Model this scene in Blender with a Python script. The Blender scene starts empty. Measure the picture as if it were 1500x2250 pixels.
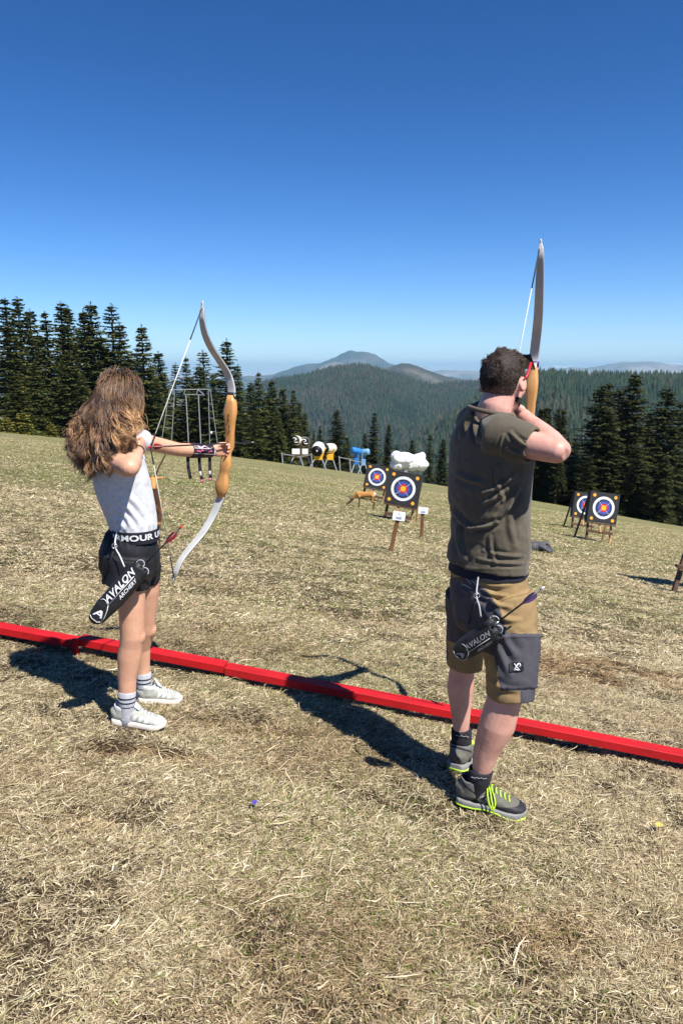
import bpy, bmesh, math, random
import numpy as np
from mathutils import Vector, Matrix

R = math.radians
rng = np.random.default_rng(7)
random.seed(7)
scene = bpy.context.scene
COL = scene.collection

# ------------------------------------------------------------------ camera, sky, sun
F, CX, CY, EYE = 1650.0, 750.0, 1125.0, 1.57
PITCH = math.atan((CY - 820) / F)
cam = bpy.data.cameras.new("camera")
cam.sensor_fit = 'VERTICAL'; cam.sensor_height = 36.0
cam.lens = 36.0 * F / 2250.0
cam.clip_start = 0.05; cam.clip_end = 90000.0
cam_o = bpy.data.objects.new("camera", cam); COL.objects.link(cam_o)
cam_o.location = (0, 0, EYE); cam_o.rotation_euler = (math.pi / 2 - PITCH, 0, 0)
scene.camera = cam_o

SUN_EL, SUN_AZ = 54.0, 136.0          # azimuth clockwise from the view direction (+Y)
w = bpy.data.worlds.new("World"); scene.world = w; w.use_nodes = True
nt = w.node_tree; nt.nodes.clear()
sky = nt.nodes.new("ShaderNodeTexSky"); sky.sky_type = 'NISHITA'; sky.sun_disc = False
sky.sun_elevation = R(SUN_EL); sky.sun_rotation = R(SUN_AZ)
sky.altitude = 1800; sky.air_density = 1.0; sky.dust_density = 0.15; sky.ozone_density = 6.0
bg = nt.nodes.new("ShaderNodeBackground"); bg.inputs[1].default_value = 0.062
wo = nt.nodes.new("ShaderNodeOutputWorld")
hs = nt.nodes.new('ShaderNodeHueSaturation'); hs.inputs['Saturation'].default_value = 1.28; hs.inputs['Hue'].default_value = 0.510; hs.inputs['Value'].default_value = 1.15
nt.links.new(sky.outputs[0], hs.inputs['Color']); tcw = nt.nodes.new('ShaderNodeTexCoord'); spw = nt.nodes.new('ShaderNodeSeparateXYZ'); nt.links.new(tcw.outputs['Generated'], spw.inputs[0])
mrw = nt.nodes.new('ShaderNodeMapRange'); mrw.interpolation_type = 'SMOOTHSTEP'; mrw.inputs[1].default_value = -.02; mrw.inputs[2].default_value = .42; mrw.inputs[3].default_value = 1.7; mrw.inputs[4].default_value = 1.12
nt.links.new(spw.outputs['Z'], mrw.inputs[0]); nt.links.new(mrw.outputs[0], hs.inputs['Value'])
nt.links.new(hs.outputs[0], bg.inputs[0]); nt.links.new(bg.outputs[0], wo.inputs[0])
sun = bpy.data.lights.new("sun", 'SUN'); sun.energy = 5.0; sun.angle = R(0.5); sun.color = (1.0, 0.955, 0.87)
sun_o = bpy.data.objects.new("sun", sun); COL.objects.link(sun_o)
_sd = Vector((math.sin(R(SUN_AZ)) * math.cos(R(SUN_EL)), math.cos(R(SUN_AZ)) * math.cos(R(SUN_EL)), math.sin(R(SUN_EL))))
sun_o.rotation_euler = _sd.to_track_quat('Z', 'Y').to_euler(); sun_o.location = (5, -5, 30)
scene.view_settings.view_transform = 'Standard'; scene.view_settings.look = 'None'
scene.view_settings.exposure = 0.70; scene.view_settings.gamma = 1.0
cy = scene.cycles
cy.max_bounces = 6; cy.diffuse_bounces = 3; cy.transparent_max_bounces = 8; cy.volume_bounces = 0
cy.use_denoising = True
cy.sample_clamp_indirect = 6.0

# ------------------------------------------------------------------ geometry of the place
def ray(px, py):
    x = (px - CX) / F; z = -(py - CY) / F
    c, s = math.cos(PITCH), math.sin(PITCH)
    return (x, c + z * s, -s + z * c)
def P(px, py, Y):
    r = ray(px, py); t = Y / r[1]
    return Vector((r[0] * t, Y, EYE + r[2] * t))

SOIL = [(1.80, 4.95, .80, .45, 1.0), (-1.15, 2.30, .45, .22, .65), (-.76, 2.74, .30, .10, .9), (.85, 1.85, .8, .30, .5), (.2, 1.72, .5, .14, .5), (-.35, 3.15, .30, .12, .6), (1.15, 2.35, .35, .15, .45), (-1.0, 1.75, .3, .15, .45)]
def _mk_g():
    SL = [(-50, 0), (1.5, 0), (4, -.1), (25, -.106), (50, -.113), (65, -.1255), (90, -.2), (150, -.45), (420, -.45), (700, -.1), (900, 0)]
    ys = np.arange(-50, 900, .25); xs = [a for a, b in SL]; ss = [b for a, b in SL]
    s = np.interp(ys + .125, xs, ss); g = np.concatenate([[0], np.cumsum(s * .25)])[:-1]
    g -= np.interp(0, ys, g)
    return ys, g
_GY, _GG = _mk_g()
def h2(ix, iy, seed):
    n = (ix.astype(np.int64) * 374761393 + iy.astype(np.int64) * 668265263 + seed * 974634777) & 0x7fffffff
    n = ((n ^ (n >> 13)) * 1274126177) & 0x7fffffff
    return ((n ^ (n >> 16)) & 0xffff) / 65535.0
def vn(x, y, seed=0):
    x = np.asarray(x, float); y = np.asarray(y, float)
    xi = np.floor(x); yi = np.floor(y); fx = x - xi; fy = y - yi
    fx = fx * fx * (3 - 2 * fx); fy = fy * fy * (3 - 2 * fy)
    a = h2(xi, yi, seed); b = h2(xi + 1, yi, seed); c = h2(xi, yi + 1, seed); d = h2(xi + 1, yi + 1, seed)
    return (a * (1 - fx) + b * fx) * (1 - fy) + (c * (1 - fx) + d * fx) * fy
def fbm(x, y, seed=0, octv=4):
    t = 0; am = .5
    for k in range(octv):
        t = t + am * vn(np.asarray(x) * 2 ** k, np.asarray(y) * 2 ** k, seed + k * 17); am *= .5
    return t
def base_z(x, y):
    x = np.asarray(x, float); y = np.asarray(y, float)
    xc = np.clip(x, -160, 120)
    return np.interp(y, _GY, _GG) - .14 * xc - .00085 * xc * xc
def soil(x, y):
    n = (fbm(x * 4.5 + 31, y * 4.5, 61, 4) - .42) * 4.0
    s = 0
    for (a, b_, ra, rb, k) in SOIL: s = np.maximum(s, np.clip(1.25 - ((x - a) / ra) ** 2 - ((y - b_) / rb) ** 2, 0, 1) * k)
    return np.clip(s * (n + .20), 0, .85)
def gz(x, y):
    x = np.asarray(x, float); y = np.asarray(y, float)
    near = np.clip((16 - y) / 10, 0, 1)
    b = ((fbm(x * 5, y * 5, 3, 4) - .47) * .045 + (fbm(x * 17, y * 17, 13, 2) - .37) * .020) * near + (fbm(x * .9, y * .9, 9, 3) - .44) * .07 * np.clip(y / 8, .15, 1)
    rough = soil(x, y)      # torn-up patches
    b = b - rough * (.02 + .09 * (fbm(x * 7, y * 7, 31, 3) - .4))
    return base_z(x, y) + b
def G(x, y):
    return float(gz(x, y))
def hit(px, py):
    r = ray(px, py); Y = .8
    while Y < 300:
        q = P(px, py, Y)
        if q.z < G(q.x, q.y): return q
        Y += .004 if Y < 8 else .04
    return P(px, py, 60)

# ------------------------------------------------------------------ helpers
def nodes(m):
    m.use_nodes = True; n = m.node_tree; n.nodes.clear()
    o = n.nodes.new("ShaderNodeOutputMaterial"); b = n.nodes.new("ShaderNodeBsdfPrincipled")
    n.links.new(b.outputs[0], o.inputs[0])
    return n, b
def C4(c): return (c[0], c[1], c[2], 1)
def noise_node(n, scale, detail=4, rough=.55, coord='Object', vec_scale=None, dist=0):
    tc = n.nodes.new("ShaderNodeTexCoord"); nz = n.nodes.new("ShaderNodeTexNoise")
    nz.inputs['Scale'].default_value = scale; nz.inputs['Detail'].default_value = detail
    nz.inputs['Roughness'].default_value = rough; nz.inputs['Distortion'].default_value = dist
    src = tc.outputs[coord]
    if vec_scale:
        mp = n.nodes.new("ShaderNodeMapping"); mp.inputs['Scale'].default_value = vec_scale
        n.links.new(src, mp.inputs[0]); src = mp.outputs[0]
    n.links.new(src, nz.inputs['Vector'])
    return nz
def ramp(n, src, stops):
    r = n.nodes.new("ShaderNodeValToRGB"); e = r.color_ramp.elements
    while len(e) < len(stops): e.new(.5)
    for k, (p_, c) in enumerate(stops): e[k].position = p_; e[k].color = C4(c)
    n.links.new(src, r.inputs[0]); return r
def mat(name, c1, c2=None, scale=8, rough=.7, bump=0, bscale=None, spec=.3, sss=0, metal=0, vec_scale=None, detail=4, sheen=0, lo=.35, hi=.65, emit=None, bdist=.01, trans=0):
    m = bpy.data.materials.new(name); n, b = nodes(m)
    b.inputs['Roughness'].default_value = rough; b.inputs['Specular IOR Level'].default_value = spec
    b.inputs['Metallic'].default_value = metal
    if c2 is None: c2 = tuple(v * .82 for v in c1)
    nz = noise_node(n, scale, detail, vec_scale=vec_scale)
    r = ramp(n, nz.outputs['Fac'], [(lo, c1), (hi, c2)])
    n.links.new(r.outputs[0], b.inputs['Base Color'])
    if sss:
        b.inputs['Subsurface Weight'].default_value = sss; b.inputs['Subsurface Radius'].default_value = (.012, .005, .003)
        b.inputs['Subsurface Scale'].default_value = 1.0
    if sheen: b.inputs['Sheen Weight'].default_value = sheen
    if bump:
        bn = noise_node(n, bscale or scale * 6, 6, vec_scale=vec_scale); bm_ = n.nodes.new("ShaderNodeBump")
        bm_.inputs['Strength'].default_value = bump; bm_.inputs['Distance'].default_value = bdist
        n.links.new(bn.outputs['Fac'], bm_.inputs['Height']); n.links.new(bm_.outputs[0], b.inputs['Normal'])
    return m

def mk_mesh(name, V, Fc, smooth=True):
    me = bpy.data.meshes.new(name)
    me.from_pydata([tuple(v) for v in V], [], [tuple(f) for f in Fc]); me.update()
    if smooth: me.polygons.foreach_set("use_smooth", [True] * len(me.polygons))
    return me
def np_mesh(name, V, loops, starts, smooth=False, tint=None):
    me = bpy.data.meshes.new(name)
    V = np.asarray(V, np.float32); loops = np.asarray(loops, np.int32); starts = np.asarray(starts, np.int32)
    me.vertices.add(len(V)); me.vertices.foreach_set("co", V.ravel())
    me.loops.add(len(loops)); me.loops.foreach_set("vertex_index", loops)
    me.polygons.add(len(starts)); me.polygons.foreach_set("loop_start", starts)
    if smooth: me.polygons.foreach_set("use_smooth", np.ones(len(starts), bool))
    me.update(calc_edges=True)
    if tint is not None:
        a = me.attributes.new("tint", 'FLOAT_COLOR', 'POINT')
        t = np.ones((len(V), 4), np.float32); t[:, :3] = tint
        a.data.foreach_set("color", t.ravel())
    return me
def ob(name, me, m=None, parent=None, **kw):
    o = bpy.data.objects.new(name, me); COL.objects.link(o)
    if m is not None:
        ms = m if isinstance(m, (list, tuple)) else [m]
        for q in ms: me.materials.append(q)
    if parent is not None:
        o.parent = parent
        if parent.get("_root"): o.matrix_parent_inverse = Matrix.Translation(-parent.location)
    for k, v in kw.items(): o[k] = v
    return o
def thing(name, loc, label, cat, group=None):
    o = bpy.data.objects.new(name, None); COL.objects.link(o); o.location = loc; o.empty_display_size = .1
    o['label'] = label; o['category'] = cat; o['_root'] = 1
    if group: o['group'] = group
    return o
def tag(o, label=None, cat=None, group=None, kind=None):
    if label: o['label'] = label
    if cat: o['category'] = cat
    if group: o['group'] = group
    if kind: o['kind'] = kind
    return o
def join(parts):
    V = []; Fc = []
    for v, f in parts:
        k = len(V); V.extend(v); Fc.extend([tuple(i + k for i in q) for q in f])
    return V, Fc
def frame(t, ref):
    t = t.normalized(); u = ref - t * ref.dot(t)
    if u.length < 1e-5: u = t.orthogonal()
    u.normalize(); return u, t.cross(u)
def loft(st, seg=20, ref=(0, 0, 1), power=2.0, cap=True, inset=0, inset0=0):
    """st: list of (centre, a, b[, ref]); a along ref direction, b across."""
    V = []; Fc = []; n = len(st)
    cs = [Vector(s[0]) for s in st]
    for i, s in enumerate(st):
        t = cs[min(i + 1, n - 1)] - cs[max(i - 1, 0)]
        rf = Vector(s[3]) if len(s) > 3 else Vector(ref)
        u, v = frame(t, rf)
        for k in range(seg):
            a = 2 * math.pi * k / seg; ca, sa = math.cos(a), math.sin(a)
            if power != 2: ca = math.copysign(abs(ca) ** (2 / power), ca); sa = math.copysign(abs(sa) ** (2 / power), sa)
            V.append(cs[i] + u * ca * s[1] + v * sa * s[2])
    for i in range(n - 1):
        for k in range(seg):
            a = i * seg + k; b = i * seg + (k + 1) % seg
            Fc.append((a, b, b + seg, a + seg))
    if cap:
        for e, dep in ((0, inset0), (n - 1, inset)):
            ring = [e * seg + k for k in range(seg)]
            c = sum((V[j] for j in ring), Vector()) / seg
            if dep:
                t = (cs[n - 2] - cs[n - 1]) if e else (cs[1] - cs[0])
                t.normalize(); base = len(V)
                for j in ring: V.append(c + (V[j] - c) * .9)
                for j in ring: V.append(c + (V[j] - c) * .86 + t * dep)
                for k in range(seg):
                    k2 = (k + 1) % seg
                    for (A, B) in ((lambda q: ring[q], lambda q: base + q), (lambda q: base + q, lambda q: base + seg + q)):
                        f = (A(k), A(k2), B(k2), B(k)); Fc.append(f if e else f[::-1])
                ring = [base + seg + k for k in range(seg)]; c = c + t * dep
            V.append(c); ci = len(V) - 1
            for k in range(seg):
                f = (ring[k], ring[(k + 1) % seg], ci); Fc.append(f if e else f[::-1])
    return V, Fc
def tube(pts, r, seg=8, ref=(0, 0, 1)):
    if not isinstance(r, (list, tuple)): r = [r] * len(pts)
    return loft([(p, q, q) for p, q in zip(pts, r)], seg, ref)
def capsule(a, b, ra, rb, seg=14):
    a = Vector(a); b = Vector(b); t = (b - a)
    L = t.length; t = t / max(L, 1e-6); st = []
    for k in (90, 60, 30): st.append((a - t * ra * math.sin(R(k)), ra * math.cos(R(k)) + 1e-4, ra * math.cos(R(k)) + 1e-4))
    st.append((a, ra, ra)); st.append((b, rb, rb))
    for k in (30, 60, 90): st.append((b + t * rb * math.sin(R(k)), rb * math.cos(R(k)) + 1e-4, rb * math.cos(R(k)) + 1e-4))
    return loft(st, seg)
def chain(pts, rs, seg=14):
    return [capsule(pts[i], pts[i + 1], rs[i], rs[i + 1], seg) for i in range(len(pts) - 1)]
def ellipsoid(c, axes, radii, nu=20, nv=14):
    c = Vector(c); A = [Vector(a).normalized() for a in axes]
    st = []; V = []; Fc = []
    for i in range(1, nv):
        th = math.pi * i / nv
        for k in range(nu):
            ph = 2 * math.pi * k / nu
            V.append(c + A[0] * radii[0] * math.sin(th) * math.cos(ph) + A[1] * radii[1] * math.sin(th) * math.sin(ph) + A[2] * radii[2] * math.cos(th))
    top = len(V); V.append(c + A[2] * radii[2]); bot = len(V); V.append(c - A[2] * radii[2])
    for i in range(nv - 2):
        for k in range(nu):
            a = i * nu + k; b = i * nu + (k + 1) % nu; Fc.append((a, a + nu, b + nu, b))
    for k in range(nu):
        Fc.append((top, k, (k + 1) % nu)); q = (nv - 2) * nu; Fc.append((bot, q + (k + 1) % nu, q + k))
    return V, Fc
def box(c, sx, sy, sz, ax=None):
    c = Vector(c); A = [Vector(a) for a in ax] if ax else [Vector((1, 0, 0)), Vector((0, 1, 0)), Vector((0, 0, 1))]
    V = [c + A[0] * sx * i / 2 + A[1] * sy * j / 2 + A[2] * sz * k / 2 for i in (-1, 1) for j in (-1, 1) for k in (-1, 1)]
    return V, [(0, 1, 3, 2), (4, 6, 7, 5), (0, 4, 5, 1), (2, 3, 7, 6), (0, 2, 6, 4), (1, 5, 7, 3)]
def bar(a, b, wd, hd, ref=(0, 0, 1)):
    a = Vector(a); b = Vector(b); t = (b - a).normalized(); u, v = frame(t, Vector(ref))
    return box((a + b) / 2, (b - a).length, wd, hd, (t, v, u))
def disc(c, nrm, up, r, th, seg=32):
    c = Vector(c); nrm = Vector(nrm).normalized()
    return loft([(c, r, r), (c + nrm * th, r, r)], seg, up)
def bevel_mesh(me, wdt, segs=2, ang=35):
    bm = bmesh.new(); bm.from_mesh(me)
    bmesh.ops.remove_doubles(bm, verts=bm.verts, dist=1e-6)
    es = [e for e in bm.edges if len(e.link_faces) == 2 and e.calc_face_angle(0) > R(ang)]
    bmesh.ops.bevel(bm, geom=es, offset=wdt, segments=segs, affect='EDGES', profile=.6)
    bm.to_mesh(me); bm.free(); return me
def part(name, parts, m, parent=None, smooth=True, bev=0, **kw):
    V, Fc = join(parts if isinstance(parts, list) else [parts])
    me = mk_mesh(name, V, Fc, smooth)
    if bev: bevel_mesh(me, bev)
    if not smooth: pass
    return ob(name, me, m, parent, **kw)
def remesh(parts, voxel, it=6, fac=.5, lap=None):
    V, Fc = join(parts)
    me = mk_mesh("tmp", V, Fc)
    o = bpy.data.objects.new("tmp", me); COL.objects.link(o)
    bm = bmesh.new(); bm.from_mesh(me); bmesh.ops.recalc_face_normals(bm, faces=bm.faces); bm.to_mesh(me); bm.free()
    md = o.modifiers.new("r", 'REMESH'); md.mode = 'VOXEL'; md.voxel_size = voxel; md.adaptivity = 0
    md.use_smooth_shade = True
    if it:
        s = o.modifiers.new("s", 'SMOOTH'); s.factor = fac; s.iterations = it
    dg = bpy.context.evaluated_depsgraph_get()
    out = bpy.data.meshes.new_from_object(o.evaluated_get(dg))
    bpy.data.objects.remove(o); bpy.data.meshes.remove(me)
    out.polygons.foreach_set("use_smooth", [True] * len(out.polygons))
    return out
def get_co(me):
    a = np.empty(len(me.vertices) * 3, np.float32); me.vertices.foreach_get("co", a); return a.reshape(-1, 3)
def get_no(me):
    a = np.empty(len(me.vertices) * 3, np.float32); me.vertices.foreach_get("normal", a); return a.reshape(-1, 3)
def set_co(me, a):
    me.vertices.foreach_set("co", np.asarray(a, np.float32).ravel()); me.update()
def text_mesh(s, size, mapper, bold=.012, shear=0, extr=.0, spacing=1.0, align='CENTER'):
    cu = bpy.data.curves.new("tmp_text", 'FONT'); cu.body = s; cu.size = size; cu.offset = bold * size; cu.shear = shear
    cu.align_x = align; cu.align_y = 'CENTER'; cu.space_character = spacing; cu.resolution_u = 3; cu.extrude = extr
    o = bpy.data.objects.new("tmp_text", cu); COL.objects.link(o)
    me = bpy.data.meshes.new_from_object(o.evaluated_get(bpy.context.evaluated_depsgraph_get()))
    bpy.data.objects.remove(o); bpy.data.curves.remove(cu)
    bm = bmesh.new(); bm.from_mesh(me)
    bmesh.ops.triangulate(bm, faces=bm.faces)
    bmesh.ops.subdivide_edges(bm, edges=[e for e in bm.edges if e.calc_length() > size * .25], cuts=2)
    for v in bm.verts: v.co = mapper(v.co.x, v.co.y)
    bm.to_mesh(me); bm.free(); me.update()
    return me

# ------------------------------------------------------------------ ground sheet
def geo_axis(lo, hi, a, b, step, grow=1.12):
    core = list(np.arange(a, b + 1e-6, step)); out = list(core); s = step; v = core[-1]
    while v < hi: s = min(s * grow, 900 if v > 900 else 40); v += s; out.append(v)
    s = step; v = core[0]; left = []
    while v > lo: s = min(s * grow, 900 if v < -900 else 40); v -= s; left.append(v)
    return np.array(left[::-1] + out)
gx = geo_axis(-22000, 22000, -3.2, 3.2, .03, 1.07); gy = geo_axis(-60, 24000, 1.0, 6.4, .03, 1.05)
XX, YY = np.meshgrid(gx, gy); ZZ = gz(XX, YY)
nx_, ny_ = len(gx), len(gy)
V = np.stack([XX.ravel(), YY.ravel(), ZZ.ravel()], 1)
ii = (np.arange(ny_ - 1)[:, None] * nx_ + np.arange(nx_ - 1)[None, :]).ravel()
Lp = np.stack([ii, ii + 1, ii + nx_ + 1, ii + nx_], 1).ravel()
_so = soil(XX.ravel(), YY.ravel()); g_me = np_mesh("ground", V, Lp, np.arange(len(ii)) * 4, True, np.repeat(_so[:, None], 3, 1))

def ground_mat():
    m = bpy.data.materials.new("dry_meadow"); n, b = nodes(m)
    b.inputs['Roughness'].default_value = .95; b.inputs['Specular IOR Level'].default_value = .1
    fine = noise_node(n, 95, 6, .75); mid = noise_node(n, 14, 5, .6); big = noise_node(n, .45, 4, .6)
    far = noise_node(n, 9, 8, .88, vec_scale=(1.0, .45, 1))
    near_r = ramp(n, fine.outputs['Fac'], [(.38, (.03, .02, .013)), (.52, (.12, .085, .052)), (.66, (.34, .27, .17))])
    far_r = ramp(n, far.outputs['Fac'], [(.38, (.11, .097, .04)), (.5, (.25, .222, .105)), (.62, (.44, .39, .22))])
    geo = n.nodes.new("ShaderNodeNewGeometry"); sp = n.nodes.new("ShaderNodeSeparateXYZ"); n.links.new(geo.outputs['Position'], sp.inputs[0])
    mr = n.nodes.new("ShaderNodeMapRange"); mr.inputs[1].default_value = 4; mr.inputs[2].default_value = 12; n.links.new(sp.outputs['Y'], mr.inputs[0])
    mx = n.nodes.new("ShaderNodeMix"); mx.data_type = 'RGBA'
    n.links.new(mr.outputs[0], mx.inputs[0]); n.links.new(near_r.outputs[0], mx.inputs[6]); n.links.new(far_r.outputs[0], mx.inputs[7])
    grn = ramp(n, big.outputs['Fac'], [(.47, (0, 0, 0)), (.64, (.75, .75, .75))])
    mg = n.nodes.new("ShaderNodeMix"); mg.data_type = 'RGBA'; mg.blend_type = 'MULTIPLY'
    mg.inputs[7].default_value = (.60, .80, .42, 1)
    n.links.new(grn.outputs[0], mg.inputs[0]); n.links.new(mx.outputs[2], mg.inputs[6])
    dirt = ramp(n, mid.outputs['Fac'], [(.55, (0, 0, 0)), (.72, (.8, .8, .8))])
    md = n.nodes.new("ShaderNodeMix"); md.data_type = 'RGBA'; md.inputs[7].default_value = (.10, .065, .042, 1)
    dm = n.nodes.new("ShaderNodeMath"); dm.operation = 'MULTIPLY'
    inv = n.nodes.new("ShaderNodeMapRange"); inv.inputs[1].default_value = 3; inv.inputs[2].default_value = 9; inv.inputs[3].default_value = 1; inv.inputs[4].default_value = .0
    n.links.new(sp.outputs['Y'], inv.inputs[0]); n.links.new(dirt.outputs[0], dm.inputs[0]); n.links.new(inv.outputs[0], dm.inputs[1])
    n.links.new(dm.outputs[0], md.inputs[0]); n.links.new(mg.outputs[2], md.inputs[6])
    at = n.nodes.new('ShaderNodeAttribute'); at.attribute_name = 'tint'; ms = n.nodes.new('ShaderNodeMix'); ms.data_type = 'RGBA'; ms.inputs[7].default_value = (.085, .052, .034, 1)
    n.links.new(at.outputs['Fac'], ms.inputs[0]); n.links.new(md.outputs[2], ms.inputs[6]); n.links.new(ms.outputs[2], b.inputs['Base Color'])
    bp = n.nodes.new("ShaderNodeBump"); bp.inputs['Strength'].default_value = .9; bp.inputs['Distance'].default_value = .02
    n.links.new(fine.outputs['Fac'], bp.inputs['Height'])
    bp2 = n.nodes.new("ShaderNodeBump"); bp2.inputs['Strength'].default_value = .8; bp2.inputs['Distance'].default_value = .12
    n.links.new(far.outputs['Fac'], bp2.inputs['Height']); n.links.new(bp.outputs[0], bp2.inputs['Normal'])
    n.links.new(bp2.outputs[0], b.inputs['Normal'])
    return m
tag(ob("ground", g_me, ground_mat()), kind='structure')

# ------------------------------------------------------------------ dead grass blades
def tint_mat(name, rough=.8, spec=.15, trans=0.0, mulnoise=None, gloss=None, dark=1):
    m = bpy.data.materials.new(name); n, b = nodes(m)
    b.inputs['Roughness'].default_value = rough; b.inputs['Specular IOR Level'].default_value = spec
    at = n.nodes.new("ShaderNodeAttribute"); at.attribute_name = "tint"
    src = at.outputs['Color']
    if mulnoise:
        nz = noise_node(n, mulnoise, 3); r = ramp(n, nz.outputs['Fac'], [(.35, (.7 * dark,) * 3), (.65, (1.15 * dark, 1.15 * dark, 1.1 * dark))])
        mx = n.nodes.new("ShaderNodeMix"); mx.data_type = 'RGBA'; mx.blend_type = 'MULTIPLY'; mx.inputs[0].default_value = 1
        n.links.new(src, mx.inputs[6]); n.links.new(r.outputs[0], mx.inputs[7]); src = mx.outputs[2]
    n.links.new(src, b.inputs['Base Color'])
    if trans:
        tr = n.nodes.new("ShaderNodeBsdfTranslucent"); ms = n.nodes.new("ShaderNodeMixShader"); ms.inputs[0].default_value = trans
        n.links.new(src, tr.inputs[0]); o = [q for q in n.nodes if q.type == 'OUTPUT_MATERIAL'][0]
        n.links.new(b.outputs[0], ms.inputs[1]); n.links.new(tr.outputs[0], ms.inputs[2]); n.links.new(ms.outputs[0], o.inputs[0])
    return m
def blades(name, N, y0, y1, wid, ln, lift, seed, pw=1.0, spread=.6, green=.12, keep=None):
    r = np.random.default_rng(seed)
    u = r.random(N); Y = (y0 ** pw + u * (y1 ** pw - y0 ** pw)) ** (1 / pw)
    X = (r.random(N) * 2 - 1) * (Y * spread + .25)
    den = fbm(X * 4.3, Y * 4.3, 5, 4)
    rough = soil(X, Y)
    ok = (r.random(N) < np.clip((den - .27) * 4.2, .22, 1)) & (r.random(N) > rough * .72)
    if keep is not None: ok &= keep(X, Y)
    X = X[ok]; Y = Y[ok]; N = len(X); Z = gz(X, Y)
    cl = fbm(X * 9, Y * 9, 21, 2) * 14
    az = cl + r.normal(0, 1.5, N); L = ln * (.45 + r.random(N) ** 1.7 * 1.3); W = wid * (.6 + r.random(N) * .9)
    el = np.abs(r.normal(lift, .33, N)); el = np.clip(el, .03, 1.35)
    d = np.stack([np.cos(az), np.sin(az)], 1); s = np.stack([-np.sin(az), np.cos(az)], 1)
    bend = r.normal(0, .9, N)
    def pt(t, e, side, wv):
        a = az + bend * t; dx = np.cos(a); dy = np.sin(a)
        rr = L * t * np.cos(el); hh = L * (np.sin(el) * t - (.55 + .3 * np.sin(el)) * np.sin(el) * t * t)
        return np.stack([X + dx * rr - dy * side * wv, Y + dy * rr + dx * side * wv, Z + hh + .002 + .004 * np.sin(el)], 1)
    b0 = pt(np.zeros(N), 0, 1, W * .5); b1 = pt(np.zeros(N), 0, -1, W * .5)
    m0 = pt(np.full(N, .55), 0, 1, W * .45); m1 = pt(np.full(N, .55), 0, -1, W * .45); tp = pt(np.ones(N), 0, 0, W)
    roll = r.normal(0, .5, N) * W * .5
    m0[:, 2] += roll; m1[:, 2] -= roll
    VV = np.stack([b0, b1, m1, m0, tp], 1).reshape(-1, 3)
    k = np.arange(N)[:, None] * 5
    lp = (k + np.array([[0, 1, 2, 3, 3, 2, 4]])).ravel()
    st = (np.arange(N)[:, None] * 7 + np.array([[0, 4]])).ravel()
    pal = np.array([[.62, .52, .33], [.50, .405, .25], [.82, .73, .52], [.31, .235, .14], [.15, .105, .065], [.42, .39, .19]])
    pi = r.choice(6, N, p=[.23, .20, .16, .19, .15, .07])
    c = pal[pi] * (.8 + .4 * r.random((N, 1)))
    gn = fbm(X * .5 + 40, Y * .5, 77, 3); gmask = (r.random(N) < np.clip((gn - .40) * 3.2, .0, 1) * (green / .12) * .24)
    if green > 1: gmask = r.random(N) < .8
    c[gmask] = np.array([.17, .21, .055]) * (.7 + .8 * r.random((gmask.sum(), 1)))
    fy = np.clip((Y - 7) / 14, 0, 1)[:, None]; c = c * (1 - fy * np.array([[.05, .03, .14]]))
    brn = (np.clip((fbm(X * 1.6 + 9, Y * 1.6 + 3, 91, 4) - .43) * 4, 0, 1) * np.clip(1.3 - Y / 8, .25, 1))[:, None]
    c = c * (1 - .45 * rough[ok][:, None] * np.array([[.6, .9, 1.1]]))
    c = c * (1 - .26 * brn * np.array([[.75, 1, 1.1]]))
    return np_mesh(name, VV, lp, st, False, np.repeat(c, 5, 0))
straw = tint_mat("straw", .85, .12, .25)
near_bl = blades("dead_grass_near", 1050000, 1.15, 5.6, .0020, .036, .30, 11, 1.05)
tag(ob("dead_grass", near_bl, straw), 'matted short dead straw coloured grass covering the slope in front', 'grass', kind='stuff')
tag(ob("loose_straw", blades("loose_straw", 26000, 1.15, 8, .0030, .085, .16, 19, 1.2, green=0), straw), 'long pale loose straws lying on the matted turf', 'straw', kind='stuff')
def _tuft(X, Y): return (fbm(X * 6 + 3, Y * 6, 123, 2) > .50) & (fbm(X * 1.1, Y * 1.1 + 8, 71, 2) > .40)
tag(ob("green_tufts", blades("green_tufts", 60000, 1.15, 8, .0030, .045, .7, 23, 1.2, green=1.1, keep=_tuft), straw), 'small fresh green blades coming up through the dead turf', 'grass', kind='stuff')
tag(ob("turf_grass", blades("turf_grass", 420000, 4.6, 12, .0048, .050, .34, 29, 1.2, .56, green=.14), straw), 'matted straw coloured turf beyond the red beam', 'grass', kind='stuff')
tag(ob("meadow_grass", blades("dead_grass_far", 360000, 10, 36, .0085, .070, .45, 12, 1.2, .56, green=.28), straw), 'thin yellowed meadow grass further down the slope', 'grass', kind='stuff')

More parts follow.
